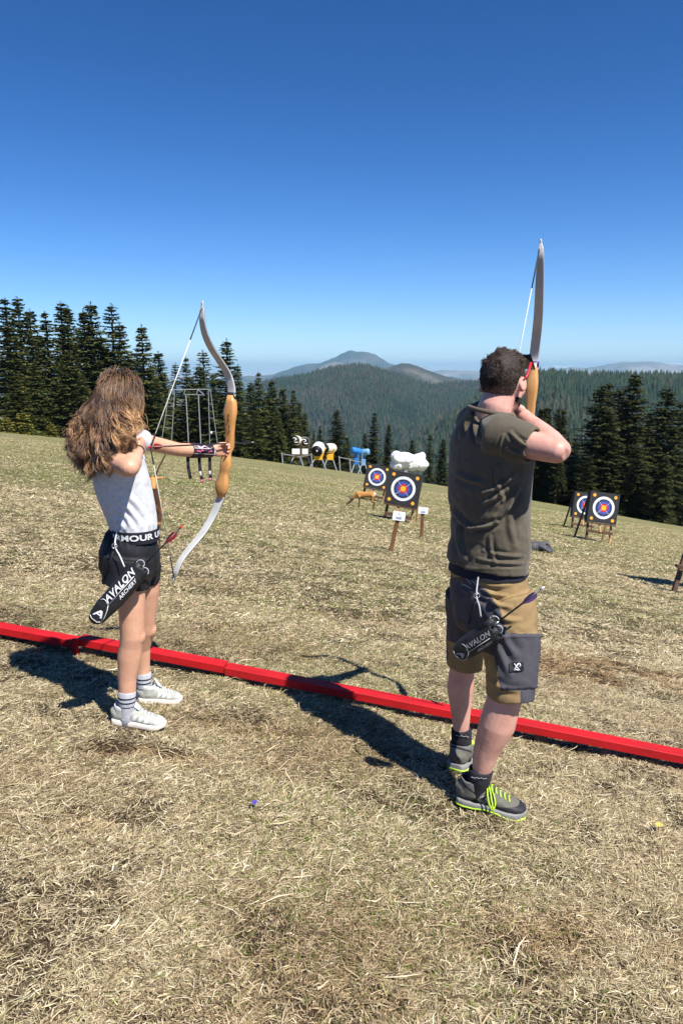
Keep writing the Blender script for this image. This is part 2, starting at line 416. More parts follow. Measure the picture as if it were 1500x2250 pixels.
# ------------------------------------------------------------------ hills and far mountains
def prof(pts, D):
    q = [P(x, y, D) for x, y in pts]
    return np.array([v.x for v in q]), np.array([v.z for v in q])
def hill(name, pts, D, front, zb, m, cols=260, rows=60, amp=0.0, nscale=100, seed=1, back=None, shape=1.25, ridge_noise=0):
    px, pz = prof(pts, D); xs = np.linspace(px[0], px[-1], cols)
    rz = np.interp(xs, px, pz); rz = rz + (fbm(xs / nscale * 4, xs * 0, seed + 5, 3) - .45) * ridge_noise
    vs = np.concatenate([np.linspace(-1, 0, 10)[:-1], np.linspace(0, 1, rows)])
    back = back or front * .6
    A = []
    for v in vs:
        y = D - v * (front if v > 0 else back); t = abs(v) ** shape if v > 0 else abs(v) ** 1.6
        z = rz * (1 - t) + zb * t
        nn = (fbm(xs / nscale + seed, np.full_like(xs, y / nscale), seed, 5) - .46) * amp * np.clip(abs(v) * 5, 0, 1)
        A.append(np.stack([xs, np.full_like(xs, y), z + nn], 1))
    A = np.array(A); nr = len(vs); V = A.reshape(-1, 3)
    ii = (np.arange(nr - 1)[:, None] * cols + np.arange(cols - 1)[None, :]).ravel()
    lp = np.stack([ii, ii + cols, ii + cols + 1, ii + 1], 1).ravel()
    me = np_mesh(name, V, lp, np.arange(len(ii)) * 4, True)
    tag(ob(name, me, m), kind='structure')
    return A, xs, vs
def forest_mat(name, a, b_, c, scale, bump=6):
    m = bpy.data.materials.new(name); n, b = nodes(m); b.inputs['Roughness'].default_value = 1; b.inputs['Specular IOR Level'].default_value = 0
    nz = noise_node(n, scale, 8, .7); r = ramp(n, nz.outputs['Fac'], [(.38, a), (.52, b_), (.66, c)])
    n.links.new(r.outputs[0], b.inputs['Base Color'])
    bp = n.nodes.new("ShaderNodeBump"); bp.inputs['Strength'].default_value = 1; bp.inputs['Distance'].default_value = bump
    n2 = noise_node(n, scale * 6, 6, .7); n.links.new(n2.outputs['Fac'], bp.inputs['Height']); n.links.new(bp.outputs[0], b.inputs['Normal'])
    return m
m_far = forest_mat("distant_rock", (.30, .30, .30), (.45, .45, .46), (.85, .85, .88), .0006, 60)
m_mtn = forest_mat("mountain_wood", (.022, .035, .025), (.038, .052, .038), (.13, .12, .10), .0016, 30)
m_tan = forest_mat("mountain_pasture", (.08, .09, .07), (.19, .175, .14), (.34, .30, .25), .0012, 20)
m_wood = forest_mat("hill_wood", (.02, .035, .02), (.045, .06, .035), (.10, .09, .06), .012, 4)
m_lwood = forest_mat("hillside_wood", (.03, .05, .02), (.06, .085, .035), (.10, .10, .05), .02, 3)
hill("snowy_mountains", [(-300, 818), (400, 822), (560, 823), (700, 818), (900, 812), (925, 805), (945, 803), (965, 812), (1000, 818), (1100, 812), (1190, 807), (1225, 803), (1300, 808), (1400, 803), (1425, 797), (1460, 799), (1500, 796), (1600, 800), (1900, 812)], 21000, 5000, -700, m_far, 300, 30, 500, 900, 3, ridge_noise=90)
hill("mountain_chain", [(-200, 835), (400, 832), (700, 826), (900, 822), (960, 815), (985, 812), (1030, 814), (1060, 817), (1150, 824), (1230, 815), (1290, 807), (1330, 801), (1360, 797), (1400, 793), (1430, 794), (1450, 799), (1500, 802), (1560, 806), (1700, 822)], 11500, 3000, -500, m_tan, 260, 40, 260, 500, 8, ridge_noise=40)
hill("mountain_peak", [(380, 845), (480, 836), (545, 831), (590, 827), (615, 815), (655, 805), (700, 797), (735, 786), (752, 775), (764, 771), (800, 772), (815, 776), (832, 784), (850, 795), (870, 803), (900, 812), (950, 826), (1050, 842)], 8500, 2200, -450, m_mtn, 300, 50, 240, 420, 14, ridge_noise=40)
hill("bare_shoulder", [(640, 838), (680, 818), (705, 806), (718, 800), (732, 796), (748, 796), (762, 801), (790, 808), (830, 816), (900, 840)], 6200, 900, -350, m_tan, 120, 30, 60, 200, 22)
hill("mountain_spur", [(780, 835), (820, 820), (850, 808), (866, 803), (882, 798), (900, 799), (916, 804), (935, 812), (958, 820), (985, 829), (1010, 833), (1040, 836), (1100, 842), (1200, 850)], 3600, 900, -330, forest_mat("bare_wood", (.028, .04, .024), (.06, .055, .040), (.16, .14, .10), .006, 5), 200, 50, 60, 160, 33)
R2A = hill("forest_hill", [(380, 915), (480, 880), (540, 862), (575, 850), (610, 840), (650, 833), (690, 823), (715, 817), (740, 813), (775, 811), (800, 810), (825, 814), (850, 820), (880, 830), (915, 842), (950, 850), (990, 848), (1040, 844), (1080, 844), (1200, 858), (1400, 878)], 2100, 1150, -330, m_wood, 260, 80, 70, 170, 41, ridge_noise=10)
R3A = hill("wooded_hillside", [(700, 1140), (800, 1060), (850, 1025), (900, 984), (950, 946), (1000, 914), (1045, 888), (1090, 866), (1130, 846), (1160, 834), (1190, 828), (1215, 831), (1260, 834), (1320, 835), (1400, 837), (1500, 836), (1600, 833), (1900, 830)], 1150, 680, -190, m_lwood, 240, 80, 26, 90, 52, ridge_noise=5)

def scatter_forest(name, A, N, hgt, seed, pal, label, pw=1.0):
    r = np.random.default_rng(seed); g = A[0]; vs = A[2]
    rows0 = 7; nr, nc = g.shape[0], g.shape[1]
    a = rows0 + (nr - 1 - rows0) * r.random(N) ** pw * .85; c = r.random(N) * (nc - 1.001)
    i = a.astype(int); j = c.astype(int); fa = (a - i)[:, None]; fc = (c - j)[:, None]
    B = (g[i, j] * (1 - fa) + g[i + 1, j] * fa) * (1 - fc) + (g[i, j + 1] * (1 - fa) + g[i + 1, j + 1] * fa) * fc
    vis = (B[:, 0] / B[:, 1] > -.28) & (B[:, 0] / B[:, 1] < .62); B = B[vis]; N = len(B)
    H = hgt * (.35 + 1.15 * r.random(N) ** 1.5 + .3 * fbm(B[:, 0] / 40, B[:, 1] / 40, seed, 2)); Rr = H * (.16 + .10 * r.random(N))
    S = 5; ang = np.arange(S) * 2 * np.pi / S; VV = []; 
    ph = r.random(N) * 6.28
    for lo, hi, rs in ((-.05, .62, 1.0), (.38, 1.0, .62)):
        aa = ph[:, None] + ang[None, :] + lo
        jit = 1 + .35 * (r.random((N, S)) - .5)
        ring = np.stack([B[:, 0:1] + np.cos(aa) * (Rr * rs)[:, None] * jit, B[:, 1:2] + np.sin(aa) * (Rr * rs)[:, None] * jit, (B[:, 2] + H * lo)[:, None] + 0 * aa], 2)
        tip = np.stack([B[:, 0], B[:, 1], B[:, 2] + H * hi], 1)[:, None, :]
        VV.append(np.concatenate([ring, tip], 1))
    VV = np.concatenate(VV, 1).reshape(-1, 3)
    loc = []
    for q in range(2):
        for s in range(S): loc += [q * (S + 1) + s, q * (S + 1) + (s + 1) % S, q * (S + 1) + S]
    lp = (np.arange(N)[:, None] * 2 * (S + 1) + np.array(loc)[None, :]).ravel()
    zone = fbm(B[:, 0] / 120, B[:, 1] / 120, seed + 3, 3)
    pal = np.array(pal); idx = np.clip(((zone - .25) * 2.2 + r.normal(0, .22, N)) * len(pal), 0, len(pal) - 1).astype(int)
    col = pal[idx] * (.78 + .42 * r.random((N, 1)))
    me = np_mesh(name, VV, lp, np.arange(N * 2 * S) * 3, False, np.repeat(col, 2 * (S + 1), 0))
    tag(ob(name, me, tint_mat(name, 1, 0)), label, 'forest', kind='stuff')
scatter_forest("hill_forest", R2A, 85000, 12, 5, [(.018, .030, .017), (.022, .038, .019), (.036, .048, .027), (.020, .031, .018), (.06, .05, .038), (.026, .038, .021)], 'dense dark conifer forest over the round hill below the blue peak', 1.0)
scatter_forest("slope_forest", R3A, 52000, 11.5, 6, [(.020, .034, .018), (.032, .050, .021), (.022, .036, .019), (.055, .050, .036), (.018, .028, .015), (.034, .050, .023)], 'conifer forest on the nearer hillside behind the man', 1.0)

# ------------------------------------------------------------------ spruces
def spruce_mesh(seed, H=13.0, Rm=2.3, whorls=52, sparse=0.0, pw=.8):
    r = np.random.default_rng(seed); V = []; T = []
    base_c = np.array([.068, .083, .024])
    def rhomb(p, d, s, l, wd, col):
        a = p; b_ = p + d * l * .45 + s * wd * .5; c = p + d * l; e = p + d * l * .45 - s * wd * .5
        V.extend([a, b_, c, e]); T.extend([col] * 4)
    for k in range(whorls):
        t = (k + r.random() * .8) / whorls; z = H * (.03 + .95 * t)
        L0 = Rm * ((1 - t) ** pw) * (1 - .25 * max(0, .12 - t) / .12) + .12
        nb = 8 if t < .8 else 6
        for j in range(nb):
            if r.random() < sparse: continue
            az = r.random() * 6.283; L = L0 * (.62 + .62 * r.random()) * (1 + .22 * math.sin(az * 2 + seed))
            up = .55 * t - .18 + r.normal(0, .1)
            o = np.array([math.cos(az), math.sin(az), 0.]); sd = np.array([-o[1], o[0], 0.])
            tone = .65 + .75 * r.random(); colb = base_c * tone * (1 + np.array([.35, .12, 0]) * (r.random() < .3))
            ns = max(3, int(L / .24))
            for q in range(ns + 1):
                s_ = (q + .6) / (ns + 1)
                p = o * L * s_ + np.array([0, 0, z + up * L * s_ - .30 * L * s_ * s_ + .16 * L * s_ ** 4])
                for sg in (-1, 1):
                    tl = (.30 + .42 * L * (1 - s_) * .5) * (.7 + .6 * r.random())
                    dd = o * .75 + sd * sg * (.8 + .2 * r.random()) + np.array([0, 0, -.32 + r.normal(0, .18)])
                    dd /= np.linalg.norm(dd); nn = np.cross(dd, np.array([0, 0, 1.]) + r.normal(0, .35, 3)); nn /= np.linalg.norm(nn)
                    rhomb(p, dd, nn, tl, .15 + .12 * r.random(), colb * (.8 + .4 * r.random()))
                if r.random() < .5:
                    dd = np.array([r.normal(0, .3), r.normal(0, .3), -1.]); dd /= np.linalg.norm(dd)
                    rhomb(p, dd, sd, .16 + .22 * r.random(), .12, colb * .8)
            rhomb(o * L * .8 + np.array([0, 0, z + up * L * .8 - .15 * L]), (o + np.array([0, 0, .15])) / 1.02, sd, .3 * L + .15, .14, colb * 1.15)
    for q in range(10):
        az = r.random() * 6.28; o = np.array([math.cos(az), math.sin(az), 1.2]); o /= np.linalg.norm(o)
        rhomb(np.array([0, 0, H * (.95 + .004 * q)]), o, np.array([-math.sin(az), math.cos(az), 0]), .3, .06, base_c)
    n = len(V) // 4
    crown = np_mesh("crown", np.array(V), np.arange(n * 4), np.arange(n) * 4, False, np.array(T))
    tv, tf = loft([((0, 0, H * q), .028 * H * (1 - q) * .55 + .015, .028 * H * (1 - q) * .55 + .015) for q in (-.12, 0, .2, .4, .6, .8, 1.0)], 7, (1, 0, 0))
    return crown, mk_mesh("trunk", tv, tf)
m_needles = tint_mat("spruce_needles", .75, .2, .22, 1.1)
m_bark = mat("bark", (.10, .08, .06), (.05, .04, .03), 9, .95, .6)
PROTO = []
for k, (sd_, rm, wh, sp, pw) in enumerate([(1, 2.15, 56, .05, .8), (2, 1.75, 56, .08, .85), (3, 2.5, 58, .04, .75), (4, 1.7, 46, .38, .7), (5, 2.9, 60, .04, .7), (6, 2.3, 50, .16, .95), (7, 1.9, 62, .14, .62)]):
    c_, t_ = spruce_mesh(sd_ * 13, 13, rm, wh, sp, pw); c_.materials.append(m_needles); t_.materials.append(m_bark); PROTO.append((c_, t_))
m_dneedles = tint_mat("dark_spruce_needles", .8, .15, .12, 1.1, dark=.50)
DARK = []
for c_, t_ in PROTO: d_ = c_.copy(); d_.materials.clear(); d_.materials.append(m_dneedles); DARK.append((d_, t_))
def put_tree(px, py, D, pi, label, group, wide=1.0, rot=None, protos=None):
    protos = protos or PROTO
    top = P(px, py, D); z0 = float(base_z(top.x, D)) - .15; Hh = top.z - z0; s = Hh / 13.0
    t = thing('spruce_tree', (top.x, D, z0), label, 'tree', group)
    if random.random() < .45 and pi in (0, 1, 2): pi = 5 if pi != 1 else 6
    t.rotation_euler = (random.gauss(0, .018), random.gauss(0, .018), rot if rot is not None else random.random() * 6.28); t.scale = (s * wide * 1.38, s * wide * 1.38, s)
    for nme, me in (('crown', protos[pi][0]), ('trunk', protos[pi][1])):
        o = bpy.data.objects.new(nme, me); COL.objects.link(o); o.parent = t
    return t
GL = 'spruces along the left edge of the meadow'; GB = 'dark spruces behind the right of the meadow'; GC = 'spruces standing below the meadow edge'
left = [(4, 652, 62, 0, 1.0), (40, 650, 66, 1, 1.0), (64, 676, 74, 1, .9), (100, 683, 68, 2, 1.0), (127, 660, 72, 1, .95), (137, 668, 80, 0, .9), (186, 678, 76, 1, .8), (203, 662, 70, 1, .95),
        (243, 665, 72, 3, 1.1), (262, 706, 70, 0, .9), (313, 711, 64, 0, .95), (345, 770, 76, 1, 1), (378, 796, 82, 3, .9), (406, 783, 78, 0, .85), (433, 800, 74, 1, .9), (450, 768, 82, 3, 1.15),
        (492, 742, 72, 0, .9), (521, 800, 84, 1, .9), (545, 838, 78, 1, 1.1), (567, 816, 74, 0, .85), (598, 833, 77, 1, .9), (619, 850, 74, 1, .9), (641, 855, 72, 0, .8), (668, 905, 80, 0, .8), (655, 880, 86, 1, .8),
        (20, 700, 84, 2, 1.1), (82, 730, 86, 2, 1.2), (160, 720, 88, 2, 1.2), (225, 735, 86, 2, 1.2), (290, 770, 88, 2, 1.2), (330, 800, 90, 2, 1.2), (360, 820, 92, 2, 1.2), (470, 820, 92, 2, 1.2), (505, 835, 88, 2, 1.2), (420, 830, 94, 2, 1.2), (583, 860, 88, 2, 1.1), (632, 885, 88, 2, 1.1),
        (30, 820, 57, 4, 1.0), (75, 790, 60, 2, 1.0), (150, 770, 60, 4, .9), (180, 820, 58, 4, .9), (345, 830, 62, 2, .9), (560, 900, 66, 4, .8), (610, 900, 66, 4, .8)]
ORD = 'first second third fourth fifth sixth seventh eighth ninth tenth eleventh twelfth thirteenth fourteenth fifteenth sixteenth seventeenth eighteenth nineteenth twentieth twenty-first twenty-second twenty-third twenty-fourth twenty-fifth'.split()
def left_label(i, px, k):
    t = ['broad dark', 'narrow pointed', 'bushy full', 'thin see-through', 'low spreading'][k]
    if i < 25: return '%s spruce, %s treetop from the left edge along the left treeline' % (t, ORD[i])
    if i < 37: return '%s spruce in the %s gap from the left, behind the front treetops' % (t, ORD[i - 25])
    return '%s spruce, %s from the left in the lower front row' % (t, ORD[i - 37])
for i, (px, py, D, k, wd) in enumerate(left):
    put_tree(px, py, D, k, left_label(i, px, k), GL, wd)
for i, (px, py, D, k, wd, lb) in enumerate([(740, 899, 76, 4, .8, 'broad spruce standing behind the cream snow cannon'), (703, 934, 80, 0, .8, 'small spruce between the cannons and the treeline'), (762, 960, 78, 2, .8, 'short bushy spruce just left of the blue snow cannon'),
        (802, 950, 82, 0, .8, 'small spruce left of the pointed spruce above the far target'), (820, 905, 74, 0, .85, 'pointed spruce above the far target, tallest of its pair'), (851, 931, 76, 1, .9, 'spruce right of the pointed one above the targets'),
        (870, 975, 84, 2, .8, 'low spruce top behind the white wrapped snow cannons'), (943, 953, 78, 3, .9, 'slim spruce left of the man in the olive shirt'), (969, 962, 74, 1, .9, 'spruce touching the left side of the man in the olive shirt'), (1000, 975, 80, 1, 1, 'spruce mostly hidden behind the shoulder of the man'),
        (690, 945, 84, 0, .8, 'small dark spruce behind the white snow cannon'), (905, 965, 82, 1, .8, 'slender pale spruce behind the white wrapped cannons')]):
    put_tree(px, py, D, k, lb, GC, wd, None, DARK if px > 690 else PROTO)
right = [(1192, 893, 62, 1, .9, 'narrow spruce directly right of the bow riser'), (1206, 890, 66, 0, .9, 'spruce behind the raised elbow of the man'), (1222, 894, 70, 0, .9, 'pointed spruce just above the forearm of the man'), (1238, 898, 64, 0, 1, 'spruce just right of the forearm of the man'), (1262, 960, 66, 2, 1, 'shorter spruce right of the elbow of the man'),
         (1318, 842, 58, 4, .85, 'broad dark spruce left of the tallest one on the right'), (1337, 838, 66, 2, .9, 'dark spruce touching the left side of the tallest one on the right'), (1388, 817, 60, 4, .85, 'tallest broad dark spruce on the right above the targets'), (1358, 850, 70, 1, 1, 'slim spruce squeezed between the two broad dark ones'), (1425, 900, 68, 2, 1, 'shorter spruce right of the tallest one on the right'),
         (1465, 848, 62, 4, .9, 'broad spruce near the right edge of the picture'), (1502, 880, 66, 2, 1, 'spruce cut by the right edge of the picture'), (1290, 1000, 56, 4, .8, 'low dense spruce behind the right hand targets'), (1230, 1000, 58, 4, .7, 'low spruce under the elbow of the man'), (1400, 980, 56, 4, .9, 'dense spruce low behind the right of the targets'), (1455, 1000, 54, 4, .9, 'low dense spruce at the far right meadow edge'), (1180, 1010, 62, 4, .7, 'low spruce right beside the shirt of the man'), (1345, 960, 57, 4, .9, 'dense spruce low behind the front right target')]
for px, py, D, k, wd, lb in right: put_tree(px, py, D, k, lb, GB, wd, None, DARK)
# yellow-green young spruces at the foot of the left treeline
YG = spruce_mesh(99, 2.6, 1.0, 13, .05, .7)
YG[0].materials.append(tint_mat("young_needles", .75, .2, .3)); YG[1].materials.append(m_bark)
_a = YG[0].attributes['tint']; _t = np.empty(len(YG[0].vertices) * 4, np.float32); _a.data.foreach_get("color", _t); _t = _t.reshape(-1, 4); _t[:, :3] *= [2.6, 2.2, 1.6]; _a.data.foreach_set("color", _t.ravel())
for i, (px, py, D, lb) in enumerate([(12, 915, 52, 'young yellow green spruce at the left edge of the picture'), (50, 905, 53, 'bright young spruce second from the left edge'), (112, 930, 54, 'small yellow green sapling left of the hair of the girl')]):
    top = P(px, py, D); z0 = float(base_z(top.x, D)) - .1; s = (top.z - z0) / 2.6
    t = thing('young_spruce', (top.x, D, z0), lb, 'tree', 'young spruces at the foot of the left treeline'); t.scale = (s * 1.2, s * 1.2, s); t.rotation_euler = (0, 0, i * 2.)
    for nme, me in (('crown', YG[0]), ('trunk', YG[1])):
        o = bpy.data.objects.new(nme, me); COL.objects.link(o); o.parent = t

# ------------------------------------------------------------------ air
hz = bpy.data.materials.new("haze"); hz.use_nodes = True; hn = hz.node_tree; hn.nodes.clear()
ho = hn.nodes.new("ShaderNodeOutputMaterial"); hv = hn.nodes.new("ShaderNodeVolumePrincipled")
hv.inputs['Color'].default_value = (.44, .74, 1, 1); hv.inputs['Density'].default_value = 8e-5; hv.inputs['Anisotropy'].default_value = 0
hn.links.new(hv.outputs[0], ho.inputs['Volume'])
zmin = min(float(ZZ.min()), -760); ztop = max(float((o_.matrix_world @ Vector(c_)).z) for o_ in COL.objects if o_.type == 'MESH' and o_.parent is None for c_ in o_.bound_box) + 15
tag(part("haze", box((0, 0, (zmin - 2 + ztop) / 2), 56000, 56000, ztop - (zmin - 2)), hz, smooth=False), 'thin blue haze over the valley', 'haze', kind='stuff')

# ------------------------------------------------------------------ red shooting line
m_red = mat("red_paint", (.52, .010, .014), (.34, .010, .011), 5, .6, .5, 40, spec=.25, bdist=.003, vec_scale=(1, 3, 3), detail=8, hi=.75)
bA = Vector((-1.882, 3.945, 0)); bB = Vector((1.638, 3.32, 0)); bd = (bB - bA).normalized(); bn = Vector((-bd.y, bd.x, 0))
def beam_pt(s, lift=.075):
    q = bA + bd * s; q.z = float(base_z(q.x, q.y)) + lift; return q
def s_of_px(px):
    best = None
    for k in range(-400, 900):
        q = beam_pt(k * .01); r_ = q - Vector((0, 0, EYE)); c, s = math.cos(PITCH), math.sin(PITCH); d = q.y * c - r_.z * s
        x = CX + F * q.x / d
        if best is None or abs(x - px) < best[0]: best = (abs(x - px), k * .01)
    return best[1]
sJ, sK, sM = s_of_px(178), s_of_px(498), s_of_px(1118)
m_blk0 = mat('weathered_block', (.09, .06, .045), None, 10, .9)
GRB = 'red timber beams laid end to end as the shooting line'
def beam(s0, s1, lift, label, bend=0):
    n = 8; st = []
    t = thing('red_beam', beam_pt((s0 + s1) / 2, 0), label, 'beam', GRB)
    pts = [beam_pt(s0 + (s1 - s0) * k / n, lift) for k in range(n + 1)]
    a, b = pts[0], pts[-1]
    pts = [a.lerp(b, k / n) for k in range(n + 1)]
    V = []; Fc = []
    for p_ in pts:
        for (u, v) in ((-.038, 0), (.038, 0), (.038, -.041), (-.038, -.041)): V.append(p_ + bn * u + Vector((0, 0, v)))
    for k in range(n):
        for q in range(4): Fc.append((k * 4 + q, k * 4 + (q + 1) % 4, k * 4 + 4 + (q + 1) % 4, k * 4 + 4 + q))
    Fc += [(3, 2, 1, 0), (n * 4, n * 4 + 1, n * 4 + 2, n * 4 + 3)]
    me = mk_mesh("rail", V, Fc, False)
    bm = bmesh.new(); bm.from_mesh(me); bmesh.ops.recalc_face_normals(bm, faces=bm.faces)
    bmesh.ops.bevel(bm, geom=[e for e in bm.edges if len(e.link_faces) == 2 and e.calc_face_angle(0) > .6], offset=.0018, segments=1, affect='EDGES'); bm.to_mesh(me); bm.free()
    ob("rail", me, m_red, t)
    for q in (.06, .94):
        c = a.lerp(b, q); gzv = G(c.x, c.y)
        part("foot_block", box(((c.x), (c.y), (c.z - .042 + gzv - .03) / 2), .06, .045, max(.03, c.z - .042 - gzv + .03), (bd, bn, (0, 0, 1))), m_blk0, t, False)
    return t
beam(sJ - 2.6, sJ - .004, .074, 'red timber beam left of the upright end plate, cut by the left edge')
beam(sJ + .004, sK - .003, .092, 'red timber beam behind the legs of the girl')
beam(sK + .003, sM - .003, .084, 'longest red timber beam, carrying the shadow of the man')
beam(sM + .003, sM + 2.6, .086, 'red timber beam right of the legs of the man, cut by the right edge')
c = beam_pt(sJ, .0) - bn * .050
ep = part("end_plate", box((c.x, c.y, c.z + .03), .03, .018, .13, (bd, bn, (0, 0, 1))), m_red, None, False, .003)
ep.name = 'end_plate'; tag(ep, 'short red upright plate nailed where the two left beams meet', 'board')

# ------------------------------------------------------------------ archery targets
m_foam = mat("black_foam", (.022, .023, .026), (.035, .036, .04), 30, .8, .3, 80)
m_pine = mat("pine_timber", (.48, .27, .12), (.36, .19, .08), 6, .65, .2, 40, vec_scale=(1, 1, .15))
m_dwood = mat("dark_stained_timber", (.13, .075, .045), (.07, .04, .025), 7, .7, .2, 40)
ring_m = [mat("ring_white", (.80, .81, .80), (.70, .72, .74), 20, .6), mat("ring_navy", (.025, .035, .085), (.03, .045, .11), 20, .6), mat("ring_blue", (.035, .07, .33), (.05, .10, .40), 20, .6),
          mat("ring_red", (.62, .03, .02), (.5, .025, .02), 20, .6), mat("ring_gold", (.85, .50, .04), (.8, .42, .04), 20, .6)]
m_orange = mat("spot_orange", (.80, .30, .03), (.85, .42, .06), 20, .6); m_linew = mat("target_line", (.6, .6, .7), None, 20, .6)
def target(pxc, pyc, Y, size, yaw, roll, lean, label, height=None, extra_leg=True):
    c = P(pxc, pyc, Y)
    # local frame: board plane spanned by U (right), W (up); N towards the archers
    rz = Matrix.Rotation(yaw, 3, 'Z'); U = rz @ Vector((1, 0, 0)); N = rz @ Vector((0, -1, 0)); W = Vector((0, 0, 1))
    rr = Matrix.Rotation(-roll, 3, N); U = rr @ U; W = rr @ W
    rl = Matrix.Rotation(lean, 3, U); N = rl @ N; W = rl @ W
    gzc = G(c.x, c.y)
    t = thing('archery_target', (c.x, c.y, gzc), label, 'archery target', 'archery targets on timber easels')
    th = .16
    part("foam_board", box(c - N * th / 2, size, size, th, (U, W, N)), m_foam, t, False, .006)
    h = size / 2
    f = part("target_face", disc(c + N * .002, N, W, h * .735, .003, 48), ring_m[0], t, False)
    for k, (rr_, nm) in enumerate(((.57, "navy_ring"), (.43, "blue_ring"), (.285, "red_ring"), (.16, "gold_centre"))):
        part(nm, disc(c + N * (.0052 + .0012 * k), N, W, h * rr_, .001, 40), ring_m[k + 1], f, False)
    ln = []
    for a in (45, -45):
        d = U * math.cos(R(a)) + W * math.sin(R(a))
        for sg in (-1, 1): ln.append(bar(c + N * .0112 + d * sg * h * .17, c + N * .0112 + d * sg * h * .57, .008, .001, N))
    ln.append(disc(c + N * .0105, N, W, h * .06, .0012, 16))
    for l_ in ln[:4]: part("cross_line", l_, m_linew, f, False)
    for i, (a, b_) in enumerate(((-1, 1), (1, 1), (-1, -1), (1, -1))):
        o = part("corner_spot", disc(c + N * .002 + U * a * h * .72 + W * b_ * h * .76, N, W, h * .11, .003, 20), m_orange, t, False)
        part("spot_centre", disc(c + N * .0055 + U * a * h * .72 + W * b_ * h * .76, N, W, h * .06, .001, 16), ring_m[4], o, False)
    bz = c - W * (h + .022)
    part("ledge", bar(bz - U * h * .98 - N * .05, bz + U * h * .98 - N * .05, .16, .035, W), m_dwood, t, False, .003)
    for sg in (-1, 1):
        top = c + U * sg * h * .80 - N * (th + .03) + W * h * .85
        d = (-W * 1.0 + N * .14).normalized(); bt = top + d * 2.2
        for _ in range(6): bt.z = G(bt.x, bt.y) - .05; L = (bt - top).length; 
        q = top; 
        for k in range(400):
            q = q + d * .01
            if q.z < G(q.x, q.y) - .04: break
        part("leg", bar(top, q, .045, .045, N), m_dwood if sg < 0 else m_pine, t, False, .003)
        # back leg
        d2 = (-W - N * .34 + U * sg * .06).normalized(); q2 = top.copy() - N * .03
        for k in range(500):
            q2 = q2 + d2 * .01
            if q2.z < G(q2.x, q2.y) - .04: break
        part("leg", bar(top - N * .05, q2, .04, .04, N), m_dwood if sg < 0 else m_pine, t, False, .003)
    lo = c - W * (h + .22)
    part("crossbar", bar(lo - U * h * .85 + N * .02, lo + U * h * .85 + N * .02, .03, .07, W), m_dwood, t, False, .003)
    part("brace", bar(bz - U * h * .1 - N * .02, lo - U * h * .02 + N * .045, .045, .03, N), m_pine, t, False, .003)
    return t
target(885.5, 1074, 15.2, .685, R(-14), R(9.0), R(-9), 'largest black foam target on an easel, behind the two small white signs')
target(828, 1048, 20.8, .665, R(-6), R(10.0), R(-9), 'smaller black foam target above the grazing deer figure')
target(1325, 1116, 17.6, .73, R(4), R(8.5), R(-8), 'front black foam target of the pair on the right')
target(1286, 1110, 21.6, .74, R(2), R(8.0), R(-8), 'rear black foam target half hidden behind the front one on the right')
# easel cut by the right edge of the picture
eb = hit(1477, 1302)
t = thing('wooden_easel', (eb.x, eb.y, eb.z), 'dark timber easel cut by the right edge of the picture', 'easel')
lt = P(1512, 1190, eb.y + .18); part("leg", bar(eb - Vector((0, 0, .05)), lt + (lt - eb) * .8, .06, .05, (0, -1, 0)), m_dwood, t, False, .004)
ca = P(1484, 1243, eb.y - .02); part("crossbar", bar(ca, ca + Vector((.95, -.02, -.13)), .08, .04, (0, 0, 1)), m_dwood, t, False, .004)
e2 = eb + Vector((.85, -.02, -.13)); part("leg", bar(e2 - Vector((0, 0, .05)), e2 + (lt - eb) * 1.8, .06, .05, (0, -1, 0)), m_dwood, t, False, .004)
e3 = lt + (lt - eb) * .75; q = e3 + Vector((.3, .9, 0)); q.z = G(q.x, q.y); part("leg", bar(e3 + Vector((.2, 0, 0)), q, .05, .05, (0, -1, 0)), m_dwood, t, False, .004)
cb = e3 + Vector((.42, -.0, .02)); part("foam_board", box(cb + Vector((.06, .06, -.1)), .86, .16, .86), m_foam, t, False, .006)

# ------------------------------------------------------------------ little signs on stakes
m_stake = mat("stake_timber", (.22, .10, .05), (.15, .065, .03), 10, .75, .2, 40)
m_card = mat("laminated_card", (.80, .82, .86), (.76, .78, .83), 10, .4); m_ink = mat("printed_ink", (.12, .16, .22), None, 10, .6)
def sign(bx, by, tx, ty, cx_, cy_, wpx, hpx, roll, label):
    b = hit(bx, by); Y = b.y; tp = P(tx, ty, Y - .02); c = P(cx_, cy_, Y - .05); k = Y / F
    t = thing('sign_post', b, label, 'sign', 'little white signs on stakes')
    part("stake", bar(b - (tp - b).normalized() * .06, tp + (tp - b) * .12, .05, .05, (0, -1, 0)), m_stake, t, False, .004)
    U = Vector((math.cos(roll), 0, -math.sin(roll))); N = Vector((0, -1, .12)).normalized(); W = N.cross(U) * -1
    W = U.cross(N) * -1 if U.cross(N).z < 0 else U.cross(N)
    pl = part("sign_plate", box(c, wpx * k, hpx * k, .012, (U, W, N)), m_card, t, False, .002)
    ink = []
    for (u, v, l, hh) in ((0, .30, .10, .05), (.02, .14, .34, .04), (0, -.12, .46, .05), (0, -.22, .46, .05), (0, -.32, .44, .05)):
        ink.append(box(c + N * .0075 + U * u * wpx * k + W * v * hpx * k, l * wpx * k, hh * hpx * k, .001, (U, W, N)))
    part("printed_lines", ink, m_ink, pl, False)
sign(858, 1211, 872, 1146, 876, 1134, 28, 20, R(8), 'nearer white sign on a brown stake leaning to the right')
sign(925, 1184, 928, 1130, 929, 1122, 22, 14, R(4), 'smaller white sign on an upright stake right of the big target')

